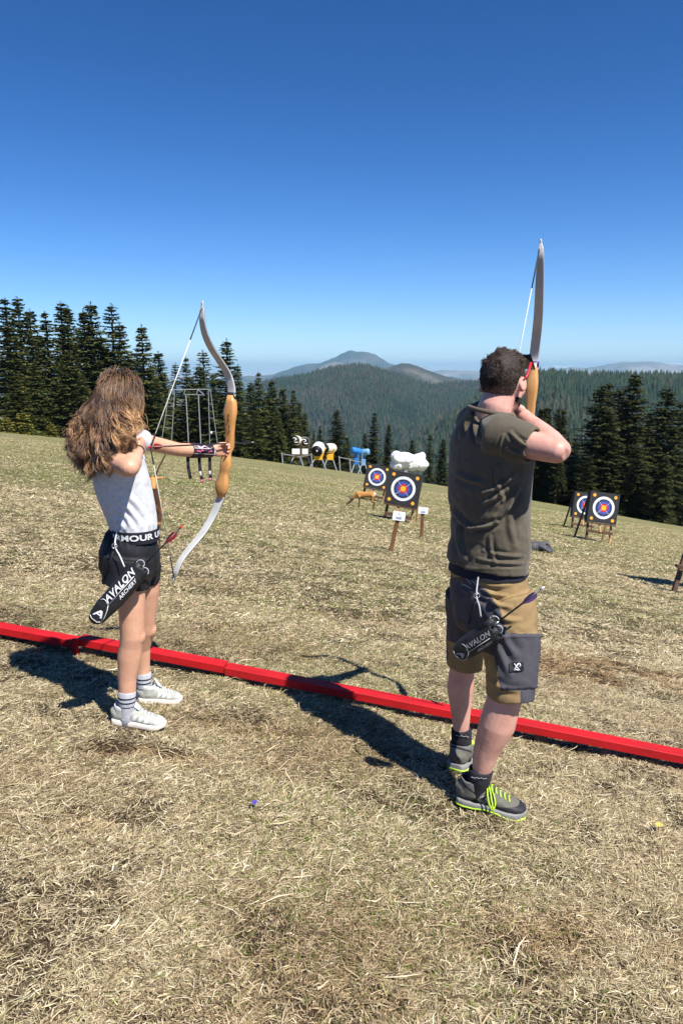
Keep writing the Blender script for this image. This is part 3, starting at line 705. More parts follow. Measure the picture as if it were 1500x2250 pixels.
# ------------------------------------------------------------------ foam deer
m_deer = mat("deer_coat", (.50, .24, .07), (.38, .17, .05), 3.5, .8, .2, 40); m_deerd = mat("deer_dark", (.13, .06, .03), (.09, .045, .02), 6, .8); m_deerw = mat("deer_white", (.70, .62, .50), None, 6, .8)
m_horn = mat("horn", (.05, .035, .025), (.10, .07, .04), 9, .5)
def build_deer(loc, yaw, s, label, grazing):
    t = thing('deer_figure', loc, label, 'deer figure', None)
    M = Matrix.Translation(Vector(loc)) @ Matrix.Rotation(yaw, 4, 'Z') @ Matrix.Scale(s, 4)
    def T(x, y, z): return M @ Vector((x, y, z))
    def el(x, y, z, a, b, c): return ellipsoid(T(x, y, z), [M.to_3x3() @ Vector(v) for v in ((1, 0, 0), (0, 1, 0), (0, 0, 1))], (a * s, b * s, c * s))
    pr = [loft([(T(-.44, 0, .70), .05 * s, .05 * s), (T(-.38, 0, .69), .13 * s, .11 * s), (T(-.22, 0, .68), .155 * s, .125 * s), (T(0, 0, .67), .14 * s, .12 * s), (T(.22, 0, .66), .165 * s, .125 * s), (T(.36, 0, .69), .15 * s, .10 * s), (T(.44, 0, .72), .08 * s, .07 * s)], 20, (0, 0, 1))]
    if grazing: nk = [(.36, 0, .72), (.50, 0, .62), (.62, 0, .47), (.69, 0, .37)]; hd = [(.68, 0, .38), (.80, 0, .27), (.90, 0, .19)]
    else: nk = [(.34, 0, .74), (.46, 0, .90), (.54, 0, 1.06), (.56, 0, 1.16)]; hd = [(.55, 0, 1.15), (.68, 0, 1.11), (.80, 0, 1.06)]
    pr += chain([T(*q) for q in nk], [.12 * s, .078 * s, .055 * s, .052 * s] if grazing else [.12 * s, .085 * s, .065 * s, .06 * s])
    pr += chain([T(*q) for q in hd], [.062 * s, .05 * s, .026 * s])
    for sg in (-1, 1):
        y = .075 * sg
        pr += chain([T(.30, y, .62), T(.29, y, .40), T(.31, y * .95, .33), T(.30, y * .9, .05), T(.31, y * .9, -.03)], [.075 * s, .035 * s, .027 * s, .018 * s, .024 * s])
        pr += chain([T(-.32, y, .64), T(-.26 - .03 * sg, y, .42), T(-.40 - .03 * sg, y, .30), T(-.37 - .03 * sg, y * .95, .05), T(-.36 - .03 * sg, y, -.03)], [.10 * s, .05 * s, .026 * s, .018 * s, .024 * s])
        hx, hz = hd[0][0], hd[0][2]
        if grazing: pr += chain([T(hx - .02, .05 * sg, hz + .04), T(hx - .10, .13 * sg, hz + .10)], [.018 * s, .008 * s])
        else: pr += chain([T(hx - .02, .05 * sg, hz + .03), T(hx - .05, .19 * sg, hz + .03)], [.03 * s, .012 * s])
    pr += chain([T(-.43, 0, .76), T(-.50, 0, .68)], [.03 * s, .018 * s])
    me = remesh(pr, .012 * s if s < 1.3 else .015, 3)
    b_ = ob("body", me, [m_deer, m_deerd, m_deerw], t)
    inv = M.inverted()
    for p_ in me.polygons:
        q = inv @ p_.center
        if q.z < .38 and not (grazing and q.x > .45): p_.material_index = 1
        if q.x < -.40 and q.z > .58: p_.material_index = 2
        if (not grazing and q.x > .33 and q.z < 1.02 and abs(q.y) < .12): p_.material_index = 1
        if (grazing and q.x > .48 and q.z < .5) or (.05 < q.x < .4 and .42 < q.z < .55): p_.material_index = 1
    for sg in (-1, 1):
        hx, hz = hd[0][0], hd[0][2]
        if grazing: hp = [T(hx, .03 * sg, hz + .05), T(hx + .05, .05 * sg, hz + .14), T(hx + .14, .08 * sg, hz + .20), T(hx + .24, .10 * sg, hz + .20)]
        else: hp = [T(hx, .035 * sg, hz + .05), T(hx - .02, .10 * sg, hz + .20), T(hx + .0, .20 * sg, hz + .38), T(hx + .02, .24 * sg, hz + .52), T(hx + .02, .20 * sg, hz + .62)]
        part("horn", tube(hp, [.017 * s, .014 * s, .012 * s, .008 * s, .004 * s][:len(hp)], 8), m_horn, t)
    for sg in (-1, 1): part("eye", ellipsoid(T(hd[0][0] + .05, .045 * sg, hd[0][2] + (-.01 if grazing else .02)), [(1, 0, 0), (0, 1, 0), (0, 0, 1)], (.012 * s,) * 3, 8, 6), m_horn, t)
    return t
dq = hit(803, 1118); build_deer((dq.x, dq.y, G(dq.x, dq.y) + .0), math.pi - .12, .50, 'small foam deer with orange back and white rump, head down grazing', True)
dx_, dy_ = P(338, 1060, 7.4).x, 7.4
dz_ = G(dx_, dy_); _s = (P(338, 1062, 7.4).z - dz_) / 1.12
build_deer((dx_ - .12, dy_ + .40, dz_), R(-74), _s, 'foam stag figure with dark horns, half hidden behind the girl', False)

# ------------------------------------------------------------------ glove on the grass
m_glove = mat("black_glove", (.05, .05, .06), (.10, .10, .115), 18, .6, .4, 90)
gq = hit(1177, 1211); k = gq.y / F
pr = [ellipsoid(gq + Vector((-.0, .02, .07)), [(1, 0, 0), (0, 1, 0), (0, 0, 1)], (.17, .12, .10))]
for (a, b_, c_) in ((.28, -.02, -.01), (.30, .06, .05), (.25, -.10, -.03), (.20, -.14, -.02)):
    pr += chain([gq + Vector((.05, b_ * .5, .10)), gq + Vector((a * .65, b_, .085 + c_)), gq + Vector((a, b_ * 1.1, .015))], [.045, .032, .018])
pr += chain([gq + Vector((-.05, 0, .07)), gq + Vector((-.24, .03, .06))], [.10, .08])
o = ob("glove", remesh(pr, .009, 3), m_glove); tag(o, 'black glove lying on the meadow beyond the shirt of the man', 'glove')

# ------------------------------------------------------------------ snow cannons
m_cream = mat("cream_shell", (.74, .68, .52), (.62, .56, .42), 4, .5); m_white = mat("white_shell", (.84, .84, .82), (.74, .74, .72), 4, .45); m_blk = mat("black_metal", (.02, .02, .02), None, 6, .5)
m_yel = mat("yellow_paint", (.80, .45, .03), (.7, .36, .03), 4, .5); m_blu = mat("blue_tarp", (.03, .22, .62), (.02, .14, .42), 3, .5, .4, 9, bdist=.05); m_grey = mat("galvanised", (.42, .43, .44), (.30, .31, .32), 12, .5, metal=.5)
m_tarp = mat("white_tarp", (.86, .86, .86), (.72, .73, .76), 2.5, .6, .8, 5, bdist=.08); m_lblue = mat("pale_blue_tarp", (.22, .40, .58), (.14, .30, .48), 3, .5, .4, 9)
def cannon(pxc, pyc, Y, rpx, lenm, yaw, tilt, shell, basem, label, pyg, spiral=False, mouth=True, board=None):
    c = P(pxc, pyc, Y); r_ = rpx * Y / F
    base = P(pxc, pyg, Y); base.z = min(base.z, c.z - r_ - .3)
    t = thing('snow_cannon', base, label, 'snow cannon', 'snow cannons parked at the meadow edge')
    d = Vector((math.sin(yaw) * math.cos(tilt), -math.cos(yaw) * math.cos(tilt), math.sin(tilt)))
    up = Vector((0, 0, 1))
    st = [(-.5, .60), (-.46, .84), (-.3, .97), (0, 1.0), (.3, .95), (.46, .9), (.5, .86)]
    part("barrel", loft([(c + d * lenm * a, r_ * b_, r_ * b_) for a, b_ in st], 28, up), shell, t)
    if mouth:
        part("nozzle_ring", loft([(c + d * lenm * .501, r_ * .86, r_ * .86), (c + d * lenm * .53, r_ * .88, r_ * .88), (c + d * lenm * .53, r_ * .74, r_ * .74), (c + d * lenm * .48, r_ * .7, r_ * .7)], 28, up), m_blk, t)
        fan = [disc(c + d * lenm * .505, d, up, r_ * .72, .01, 28)]
        part("fan_opening", fan, m_blk, t); part("hub", ellipsoid(c + d * lenm * .53, (d, up.cross(d), up), (.12, r_ * .18, r_ * .18)), m_grey, t)
        U = up.cross(d).normalized(); W = d.cross(U)
        if spiral:
            sp = []
            for sg in (0, math.pi): sp.append(tube([c + d * lenm * .54 + (U * math.cos(a + sg) + W * math.sin(a + sg)) * r_ * (.12 + .5 * q) for q, a in [(k / 9, 2.6 * k / 9) for k in range(10)]], r_ * .09, 6))
            part("spiral_vane", sp, m_white, t)
    S = d.cross(up).normalized()
    for sg in (-1, 1):
        part("yoke_arm", bar(c + S * sg * (r_ * 1.05), Vector((c.x, c.y, base.z + .45)) + S * sg * r_ * .55, .10, .10, d), basem, t, False, .01)
    part("base_box", box((c.x, c.y, base.z + .55), r_ * 1.3, .7, .5), basem, t, False, .03)
    for a in (-1, 1):
        for b_ in (-1, 1):
            fx = c.x + a * (r_ + .15); fy = c.y + b_ * .5
            part("leg", bar((c.x + a * r_ * .5, c.y + b_ * .25, base.z + .45), (fx, fy, float(base_z(fx, fy)) - .05), .07, .07, (0, -1, 0)), m_grey, t, False)
    if board: part("board", box(P(board[0], board[1], Y - 1.0), board[2] * Y / F, .04, board[3] * Y / F), m_white, t, False, .01)
    return t
Yg = 61.0
cannon(652, 968, Yg, 11, .9, R(-12), R(8), m_cream, m_dwood, 'cream snow cannon with white spiral, leftmost of the row', 1012, True, board=(650, 992, 17, 12))
cannon(669, 971, Yg + .8, 11, .9, R(6), R(8), m_cream, m_dwood, 'cream snow cannon with white spiral, second in the row', 1013, True, board=(670, 992, 13, 12))
cannon(699, 986, Yg, 14, 1.15, R(-9), R(-12), m_white, m_yel, 'big white snow cannon with a round black mouth', 1018)
cannon(725, 985, Yg + 1, 11, 1.0, R(-42), R(3), m_cream, m_yel, 'cream snow cannon on a yellow base, right of the big white one', 1018)
cannon(783, 991, Yg, 7.5, .95, R(-60), R(14), m_blu, m_blu, 'blue covered snow cannon pointing to the left', 1028, mouth=False)
cannon(798, 994, Yg + .8, 7.5, 1.0, R(62), R(10), m_lblue, m_lblue, 'pale blue covered snow cannon pointing to the right', 1030, mouth=False)
def wrapped(pxc, pyc, Y, wpx, hpx, label, sd):
    c = P(pxc, pyc, Y); k = Y / F; w_ = wpx * k; h_ = hpx * k
    base = Vector((c.x, c.y, float(base_z(c.x, c.y))))
    t = thing('snow_cannon', base, label, 'snow cannon', 'snow cannons parked at the meadow edge')
    pr = [loft([(c + Vector((-w_ * .5, 0, h_ * .05)), h_ * .36, .35), (c + Vector((-w_ * .3, 0, .02)), h_ * .5, .5), (c, h_ * .42, .5), (c + Vector((w_ * .3, 0, h_ * .06)), h_ * .5, .5), (c + Vector((w_ * .5, 0, h_ * .08)), h_ * .42, .4)], 18, (0, 0, 1), 2.6)]
    me = remesh(pr, .035, 1); co = get_co(me); no = get_no(me)
    dsp = (fbm(co[:, 0] * 1.3 + co[:, 2] * .8 + sd, co[:, 2] * 1.0 + co[:, 1], sd, 5) - .42) * .45 + np.abs(fbm(co[:, 0] * 1.1 + sd, co[:, 2] * 2.2, sd + 4, 3) - .45) * 1.1; set_co(me, co + no * dsp[:, None])
    ob("tarpaulin", me, m_tarp, t)
    part("strap", [tube([c + Vector((w_ * q + .05 * math.cos(a), -.56 * math.cos(a), h_ * .40 * math.sin(a))) for a in [x * .5236 for x in range(-6, 7)]], .03, 6) for q in (.2,)], m_blk, t)
    part("motor_box", [box(c + Vector((w_ * q, -.05, -h_ * .78)), w_ * .24, .5, h_ * .42) for q in (-.25, .05, .32)], m_grey, t, False, .03)
    part("base_frame", [bar(c + Vector((-w_ * .5, 0, -h_ * .95)), c + Vector((w_ * .5, 0, -h_ * .95)), .12, .12)] + [bar(c + Vector((w_ * q, .0, -h_ * .5)), Vector((c.x + w_ * q, c.y, float(base_z(c.x, c.y)) - .1)), .09, .09, (0, 1, 0)) for q in (-.4, 0, .4)], m_grey, t, False)
    return t
wrapped(879, 1012, 50, 34, 26, 'snow cannon wrapped in crumpled white tarpaulin above the largest target, left of two', 3)
wrapped(910, 1013, 50.8, 36, 27, 'snow cannon wrapped in white tarpaulin nearest to the man, right of two', 9)
# rail of grey posts beside the cannons
for i, (px, y0, y1, lb) in enumerate([(619, 994, 1012, 'short grey post left of the snow cannons'), (684, 996, 1014, 'grey post between the spiral cannons and the white cannon'), (745, 1002, 1021, 'grey post right of the yellow based cannon'), (768, 1008, 1030, 'leaning grey post left of the blue cannon')]):
    a = P(px, y0, 58.5); b_ = Vector((a.x + .1, 58.5, float(base_z(a.x, 58.5)) - .2))
    t = thing('grey_post', b_, lb, 'post', 'grey posts beside the snow cannons'); part("upright", bar(b_, a, .09, .09, (0, 1, 0)), m_grey, t, False); part("rail_arm", bar(a - Vector((0, 0, .1)), a + Vector((1.0 if i != 1 else -1.1, 0, -.28)), .06, .06), m_grey, t, False)

# ------------------------------------------------------------------ lattice frame in front of the trees
m_steel = mat("pale_steel", (.33, .35, .35), (.24, .26, .26), 9, .5)
Yp = 54.0
def pp(x, y, dy=0): return P(x, y, Yp + dy)
def gp(x, yy=1000, dy=0):
    q = P(x, yy, Yp + dy); q.z = float(base_z(q.x, q.y)) - .2; return q
t = thing('lattice_frame', gp(415), 'pale steel lattice frame standing before the trees behind the bow', 'steel frame')
def twr(name, x0t, x1t, yt, x0b, x1b, dyb):
    a0, a1 = pp(x0t, yt), pp(x1t, yt + 3, .8); b0, b1 = gp(x0b), gp(x1b, 1000, .8)
    pr = [bar(a0, b0, .038, .038, (0, 1, 0)), bar(a1, b1, .038, .038, (0, 1, 0))]
    for q in (.0, .2, .4, .6, .8): pr.append(bar(a0.lerp(b0, q), a1.lerp(b1, q), .028, .028))
    part(name, pr, m_steel, t, False)
twr("ladder_tower", 373, 384, 857, 352, 376, 0); twr("ladder_tower", 458, 463, 857, 462, 482, 0)
part("top_beam", [bar(pp(373, 856), pp(463, 855), .06, .06), bar(pp(405, 866), pp(450, 868), .05, .05), bar(pp(404, 866), pp(408, 856), .05, .05), bar(pp(432, 867), pp(435, 856), .05, .05), bar(pp(436, 857), pp(448, 866), .05, .05)], m_steel, t, False)
for xs_ in ((409, 416), (436, 443)): part("pole", bar(pp(xs_[0], 868), gp(xs_[1]), .06, .06, (0, 1, 0)), m_steel, t, False)
part("floodlight", ellipsoid(pp(464.5, 951), [(1, 0, 0), (0, 1, 0), (0, 0, 1)], (.08, .08, .1), 10, 8), m_white, t)
t2 = P(620, 996, 57)

# ------------------------------------------------------------------ flowers
m_pet = mat("violet_petal", (.08, .06, .42), None, 30, .6); m_stem = mat("stem", (.07, .13, .03), None, 30, .7); m_ypet = mat("yellow_petal", (.75, .55, .12), None, 30, .6)
def flower(px, py, mm, r_, n, label, name):
    q = hit(px, py + 6); t = thing(name, q, label, 'flower'); top = q + Vector((0, 0, .035))
    part("stem", tube([q - Vector((0, 0, .01)), top], .0015, 5), m_stem, t)
    pr = []
    for k in range(n):
        a = 6.283 * k / n; d = Vector((math.cos(a), math.sin(a), .35)).normalized(); s_ = Vector((-math.sin(a), math.cos(a), 0))
        pr.append(ellipsoid(top + d * r_ * .55, (d, s_, d.cross(s_)), (r_ * .5, r_ * .3, r_ * .08), 8, 6))
    pr.append(ellipsoid(top, [(1, 0, 0), (0, 1, 0), (0, 0, 1)], (r_ * .3,) * 3, 8, 6)); part("petals", pr, mm, t)
flower(560, 1778, m_pet, .014, 5, 'single small violet flower in the dry grass', 'violet_flower')
flower(1445, 1826, m_ypet, .016, 10, 'single pale yellow flower head near the right edge', 'yellow_flower')

# ------------------------------------------------------------------ people: helpers
def nvec(*a): return Vector(a).normalized()
def hand(W, d, n, s, k=1.0, curls=(70, 75, 45), spread=.0, thumb=(.75, .55, .2), tcurl=25, each=None):
    """wrist W, d towards the knuckles, n the way the palm faces, s the thumb side."""
    d = Vector(d).normalized(); s = (Vector(s) - d * Vector(s).dot(d)).normalized(); n = (Vector(n) - d * Vector(n).dot(d) - s * Vector(n).dot(s)).normalized()
    pr = [loft([(W - d * .012 * k, .026 * k, .020 * k), (W + d * .012 * k, .030 * k, .019 * k), (W + d * .045 * k, .040 * k, .017 * k), (W + d * .078 * k + s * .002, .042 * k, .015 * k), (W + d * .092 * k, .038 * k, .012 * k)], 16, s, 2.5)]
    ln = (.072, .080, .075, .060); off = (.031, .0105, -.0105, -.030)
    for i in range(4):
        b = W + d * (.086 - .004 * abs(i - 1)) * k + s * off[i] * k; p = [b]; dr = (d + s * spread * (1.2 - i) * .3).normalized(); c = (each[i] if each else curls)
        for j, fr in enumerate((.45, .31, .24)):
            ang = R(c[j]); ax = dr.cross(n); 
            if ax.length > 1e-4: dr = Matrix.Rotation(ang, 3, s.cross(Vector((0, 0, 0))) if False else (d.cross(n)).normalized()) @ dr
            p.append(p[-1] + dr * ln[i] * fr * k)
        pr += chain(p, [.0095 * k, .0088 * k, .0078 * k, .0066 * k], 10)
    b = W + d * .022 * k + s * .026 * k; td = (s * thumb[0] + d * thumb[1] + n * thumb[2]).normalized(); p = [b, b + td * .038 * k]
    ax = td.cross(d + n * .6).normalized(); td2 = Matrix.Rotation(R(tcurl), 3, ax) @ td; p.append(p[-1] + td2 * .032 * k); td3 = Matrix.Rotation(R(tcurl), 3, ax) @ td2; p.append(p[-1] + td3 * .024 * k)
    pr += chain(p, [.014 * k, .0115 * k, .0100 * k, .0078 * k], 10)
    return pr
def head_parts(c, fd, up, k=1.0, neck=None):
    fd = Vector(fd).normalized(); up = Vector(up).normalized(); sd = fd.cross(up).normalized(); fd = up.cross(sd).normalized()
    A = (fd, sd, up)
    def L(f, s, u): return c + (fd * f + sd * s + up * u) * k
    pr = [ellipsoid(L(-.012, 0, .025), A, (.098 * k, .077 * k, .098 * k), 24, 18), ellipsoid(L(.022, 0, -.035), A, (.070 * k, .062 * k, .082 * k)), ellipsoid(L(.058, 0, -.082), A, (.030 * k, .030 * k, .026 * k))]
    pr += [ellipsoid(L(.078, 0, .035), A, (.020 * k, .055 * k, .028 * k), 14, 10)]
    pr += chain([L(.088, 0, .012), L(.108, 0, -.022)], [.008 * k, .012 * k], 10)                       # nose
    pr += [ellipsoid(L(.088, 0, -.050), A, (.012 * k, .022 * k, .006 * k), 10, 8), ellipsoid(L(.086, 0, -.061), A, (.012 * k, .019 * k, .006 * k), 10, 8)]
    for sg in (-1, 1):
        pr += [ellipsoid(L(.055, .042 * sg, -.02), A, (.026 * k, .024 * k, .022 * k), 12, 8)]
        pr += [loft([(L(-.004, .068 * sg, -.005), .026 * k, .010 * k), (L(-.012, .080 * sg, -.002), .030 * k, .015 * k), (L(-.018, .087 * sg, .0), .028 * k, .015 * k)], 14, up)]
    eyes = [ellipsoid(L(.078, .031 * sg, .002), A, (.0125 * k,) * 3, 12, 8) for sg in (-1, 1)]
    return pr, eyes, A, L
def strand_mesh(name, paths, wid, cols):
    """paths (N, M, 3), cols (N, M, 3)"""
    N, M, _ = paths.shape
    T = np.gradient(paths, axis=1); T /= np.linalg.norm(T, axis=2, keepdims=True) + 1e-9
    ref = np.array([.3, -.8, .52]); S = np.cross(T, ref); S /= np.linalg.norm(S, axis=2, keepdims=True) + 1e-9; U = np.cross(T, S)
    tp = np.minimum(1, (1 - np.linspace(0, 1, M)) * 4 + .25)[None, :, None] * np.asarray(wid).reshape(-1, 1, 1) * .5
    rings = np.stack([paths + (S * math.cos(a) + U * math.sin(a)) * tp for a in (0, 2.094, 4.189)], 2)
    V = rings.reshape(-1, 3)
    base = (np.arange(N)[:, None] * M * 3 + np.arange(M - 1)[None, :] * 3).ravel()
    lp = np.stack([np.stack([base + a, base + b, base + 3 + b, base + 3 + a], 1) for a, b in ((0, 1), (1, 2), (2, 0))], 1).reshape(-1)
    return np_mesh(name, V, lp, np.arange(len(base) * 3) * 4, True, np.repeat(cols.reshape(-1, 3), 3, 0))
def fold_disp(me, fn):
    co = get_co(me); no = get_no(me); d = fn(co); set_co(me, co + no * d[:, None])
def pix(co):
    c, s = math.cos(PITCH), math.sin(PITCH); z = co[:, 2] - EYE; d = co[:, 1] * c - z * s; u = z * c + co[:, 1] * s
    return CX + F * co[:, 0] / d, CY - F * u / d
def fbm3(co, sc, seed):
    return (fbm(co[:, 0] * sc + co[:, 1] * .37 * sc, co[:, 2] * sc, seed, 4) + fbm(co[:, 1] * sc + 5, co[:, 2] * sc + co[:, 0] * .5 * sc, seed + 7, 4)) * .5 - .46

def skin_mat(name, c, c2):
    m = mat(name, c, c2, 22, .48, .45, 75, spec=.4, sss=.10, detail=7, bdist=.0022, lo=.30, hi=.72); return m
m_skin_g = skin_mat("skin_tan", (.66, .375, .25), (.58, .30, .195)); m_skin_m = skin_mat("skin_fair", (.64, .365, .29), (.55, .27, .215))
m_eye = mat("eye", (.7, .68, .65), None, 20, .15, spec=.6)
m_lash = mat("dark_brow", (.05, .035, .025), None, 20, .7)

# ================================================================== GIRL
gl = thing('person', hit(300, 1600), 'girl with long wavy brown hair drawing a wooden bow, grey T-shirt and black shorts', 'person')
aim = Vector((.44, .90, 0)).normalized(); aperp = Vector((.90, -.44, 0)).normalized(); UP = Vector((0, 0, 1))
gk = .86
gsz = Vector((-math.sin(R(18)), math.cos(R(18)), 0))          # lateral axis, towards her left side
hc = P(261, 896, 3.06); gfd = nvec(.62, .74, -.28)
hp, heyes, hA, hL = head_parts(hc, gfd, nvec(.10, .10, 1), .90)
sR, eR, wR = P(219, 996, 2.97), P(284, 1028, 2.79), P(303, 990, 2.955)
sL, eL, wL = P(296, 966, 3.19), P(392, 988, 3.36), P(468, 992, 3.53)
body = list(hp)
body += chain([P(262, 930, 3.08), P(272, 968, 3.08)], [.048, .052])
body += [loft([(P(270, 972, 3.08), .09, .07, gsz), (P(264, 1005, 3.08), .145, .085, gsz), (P(267, 1050, 3.08), .135, .095, gsz), (P(280, 1095, 3.08), .118, .09, gsz), (P(295, 1160, 3.08), .112, .084, gsz), (P(286, 1215, 3.08), .12, .10, gsz), (P(287, 1250, 3.08), .11, .09, gsz)], 24)]
body += chain([sR, eR], [.044, .037]) + [loft([(eR - (wR - eR) * .08, .028, .028), (eR, .038, .037), (eR.lerp(wR, .3), .038, .038), (eR.lerp(wR, .7), .026, .028), (wR, .020, .025)], 18, UP)]
body += chain([sR, P(262, 975, 3.05)], [.046, .05]); body += chain([sL, P(272, 975, 3.10)], [.044, .05])
body += chain([sL, sL.lerp(eL, .5), eL], [.042, .034, .0315]) + [loft([(eL, .030, .032), (eL.lerp(wL, .25), .032, .034), (eL.lerp(wL, .65), .026, .028), (wL, .019, .025)], 18, UP)]
hd_d = (P(321, 974, 3.06) - wR).normalized()
body += hand(wR, hd_d, nvec(-.85, .5, .1), UP, .80, each=((18, 75, 60), (20, 78, 62), (24, 80, 62), (45, 80, 60)), thumb=(.35, .7, .65), tcurl=18)
body += hand(wL, nvec(.50, .86, .04), nvec(.86, -.5, .0), UP, .80, curls=(52, 70, 50), thumb=(.35, .85, .42), tcurl=22)
def leg(hip, th, knee, calf, mid, ank, r, lat):
    return [loft([(hip, r[0], r[0] * .98, lat), (th, r[1], r[1] * 1.0, lat), (knee.lerp(th, .22), r[2] * 1.03, r[2] * 1.03, lat), (knee, r[2], r[2] * 1.02, lat), (knee.lerp(calf, .45), r[2] * .93, r[2] * .97, lat), (calf, r[3] * .97, r[3] * 1.03, lat), (mid, r[4], r[4] * 1.08, lat), (ank, r[5], r[5] * 1.12, lat)], 22)]
gN = [P(287, 1235, 2.98), P(289, 1300, 2.98), P(291, 1398, 2.98), P(285, 1442, 2.985), P(280, 1490, 2.985), P(280, 1560, 2.985)]
gF = [P(318, 1235, 3.17), P(322, 1295, 3.18), P(317, 1383, 3.21), P(309, 1424, 3.24), P(313, 1465, 3.25), P(317, 1520, 3.25)]
body += leg(*gN, [.066, .057, .0495, .0485, .036, .028], gsz); body += leg(*gF, [.066, .056, .046, .0425, .032, .026], gsz)
for q in (gN, gF): body += [ellipsoid(q[2] + Vector((.026, 0, .0)), [(1, 0, 0), (0, 1, 0), (0, 0, 1)], (.030, .032, .038), 12, 8)]
gb = remesh(body, .0042, 5, .5); ob("body", gb, m_skin_g, gl)
for sg, e in zip((-1, 1), heyes): part("eye", e, m_eye, gl)
for sg in (-1, 1): part("eyebrow", tube([hL(.098, .018 * sg, .024), hL(.097, .035 * sg, .030), hL(.085, .052 * sg, .024)], [.002, .0035, .0015], 6), m_lash, gl)

# T-shirt
def mat_heather(name, a, b_, bump=.3):
    return mat(name, a, b_, 55, .9, bump, 240, spec=.1, sheen=.15, bdist=.002)
m_gshirt = mat_heather("heather_grey_jersey", (.62, .63, .66), (.52, .53, .56))
sh = [loft([(P(278, 958, 3.08), .062, .052, gsz), (P(272, 972, 3.08), .135, .078, gsz), (P(266, 995, 3.08), .168, .095, gsz), (P(264, 1030, 3.08), .160, .112, gsz), (P(268, 1055, 3.08), .150, .115, gsz), (P(277, 1090, 3.08), .138, .111, gsz), (P(288, 1125, 3.08), .128, .104, gsz), (P(296, 1158, 3.08), .126, .0945, gsz), (P(297, 1172, 3.08), .120, .090, gsz)], 32, inset=.02)]
sh += [loft([(sR.lerp(P(262, 975, 3.05), .5), .058, .058), (sR, .054, .053), (sR.lerp(eR, .22), .050, .049), (sR.lerp(eR, .34), .049, .048)], 20, UP, inset=.02)]
sh += [loft([(sL.lerp(P(272, 975, 3.1), .5), .058, .058), (sL, .056, .056), (sL.lerp(eL, .18), .050, .050), (sL.lerp(eL, .24), .049, .049)], 20, UP, inset=.015)]
me = remesh(sh, .0055, 7)
def girl_folds(co):
    x, y = pix(co); d = np.zeros(len(co))
    for (x0, y0, x1, y1, w_, a) in ((262, 1098, 312, 1156, 6, .006), (252, 1118, 292, 1160, 5, .006), (246, 1140, 272, 1162, 4.5, .005), (282, 1090, 330, 1150, 7, .0045), (300, 1010, 296, 1060, 8, .003), (315, 1000, 322, 1060, 7, .004)):
        dx, dy = x1 - x0, y1 - y0; L2 = dx * dx + dy * dy; t = np.clip(((x - x0) * dx + (y - y0) * dy) / L2, 0, 1)
        px = x0 + dx * t; py = y0 + dy * t - 9 * np.sin(np.pi * t) * .6; dist = np.hypot(x - px, y - py)
        d += a * (np.exp(-(dist / w_) ** 2) - .7 * np.exp(-((dist - w_ * 1.6) / w_) ** 2)) * np.sin(np.pi * np.clip(t, .06, .94)) ** .5
    low = np.clip((y - 1075) / 80, 0, 1)
    d += fbm3(co, 16, 4) * .012 * (.35 + low)
    ang = np.arctan2(co[:, 1] - 3.08, co[:, 0] - float(P(290, 1100, 3.08).x))
    d += .0025 * np.sin(ang * 21 + y * .06) * np.clip((y - 1120) / 35, 0, 1)
    return d
fold_disp(me, girl_folds); gshirt = ob("shirt", me, m_gshirt, gl)

# shorts with lettered waistband
m_black_sh = mat("black_woven", (.011, .011, .014), (.018, .018, .023), 14, .6, .2, 200, spec=.25); m_band = mat("waistband_elastic", (.015, .016, .028), None, 40, .8, .2, 300); m_print = mat("white_print", (.80, .80, .82), None, 20, .55); m_gprint = mat("grey_print", (.42, .42, .45), None, 20, .6)
so = [loft([(P(297, 1172, 3.08), .124, .094, gsz), (P(290, 1190, 3.08), .138, .112, gsz), (P(286, 1215, 3.08), .144, .124, gsz), (P(285, 1245, 3.08), .140, .124, gsz), (P(285, 1262, 3.08), .125, .110, gsz)], 30)]
so += [loft([(P(285, 1225, 2.99), .080, .100, gsz), (P(282, 1255, 2.985), .082, .098, gsz), (P(276, 1290, 2.975), .082, .093, gsz)], 26, inset=.05)]
so += [loft([(P(312, 1225, 3.17), .075, .075, gsz), (P(318, 1250, 3.18), .074, .070, gsz), (P(322, 1278, 3.185), .072, .062, gsz)], 26, inset=.04)]
me = remesh(so, .0055, 5)
def sfold(co):
    x, y = pix(co); ang = np.arctan2(co[:, 1] - 3.08, co[:, 0] - float(P(288, 1200, 3.08).x))
    d = .0035 * np.sin(ang * 26 + 3 * vn(ang * 4, y * .02, 3)) * np.clip(1 - (y - 1172) / 38, 0, 1) + fbm3(co, 13, 9) * .020 * np.clip((y - 1185) / 30, 0, 1)
    d += .004 * np.sin(ang * 11 + y * .05) * np.clip((y - 1230) / 40, 0, 1)
    return d
fold_disp(me, sfold); gshorts = ob("shorts", me, m_black_sh, gl)
wb = [(P(296.5, 1157, 3.08), .1295, .0985, gsz), (P(296.8, 1165, 3.08), .1305, .0990, gsz), (P(297, 1174, 3.08), .1300, .0985, gsz), (P(297, 1182, 3.08), .1290, .0985, gsz)]
part("waistband", loft(wb, 48, cap=False), m_band, gshorts)
gfw = Vector((math.cos(R(18)), math.sin(R(18)), 0))
wc = P(296.8, 1169.5, 3.08)
def wmap(u, v, ph=0.0):
    # walk along the ellipse; ang measured so that 0 faces the camera
    n = 200; A, B = .1335, .1022; th = math.pi  # direction -gsz faces the camera
    s = 0; t = th; step = .01 if u > 0 else -.01; tgt = abs(u)
    while s < tgt:
        s += math.hypot(A * math.sin(t), B * math.cos(t)) * abs(step); t += step
    return wc + gsz * math.cos(t) * A - gfw * math.sin(t) * B + UP * v
ob("waistband_lettering", text_mesh("ARMOUR UNDER", .033, lambda u, v: wmap(u * 1.42 - .128, v), bold=.032, spacing=1.04, align='LEFT'), m_print, gshorts)

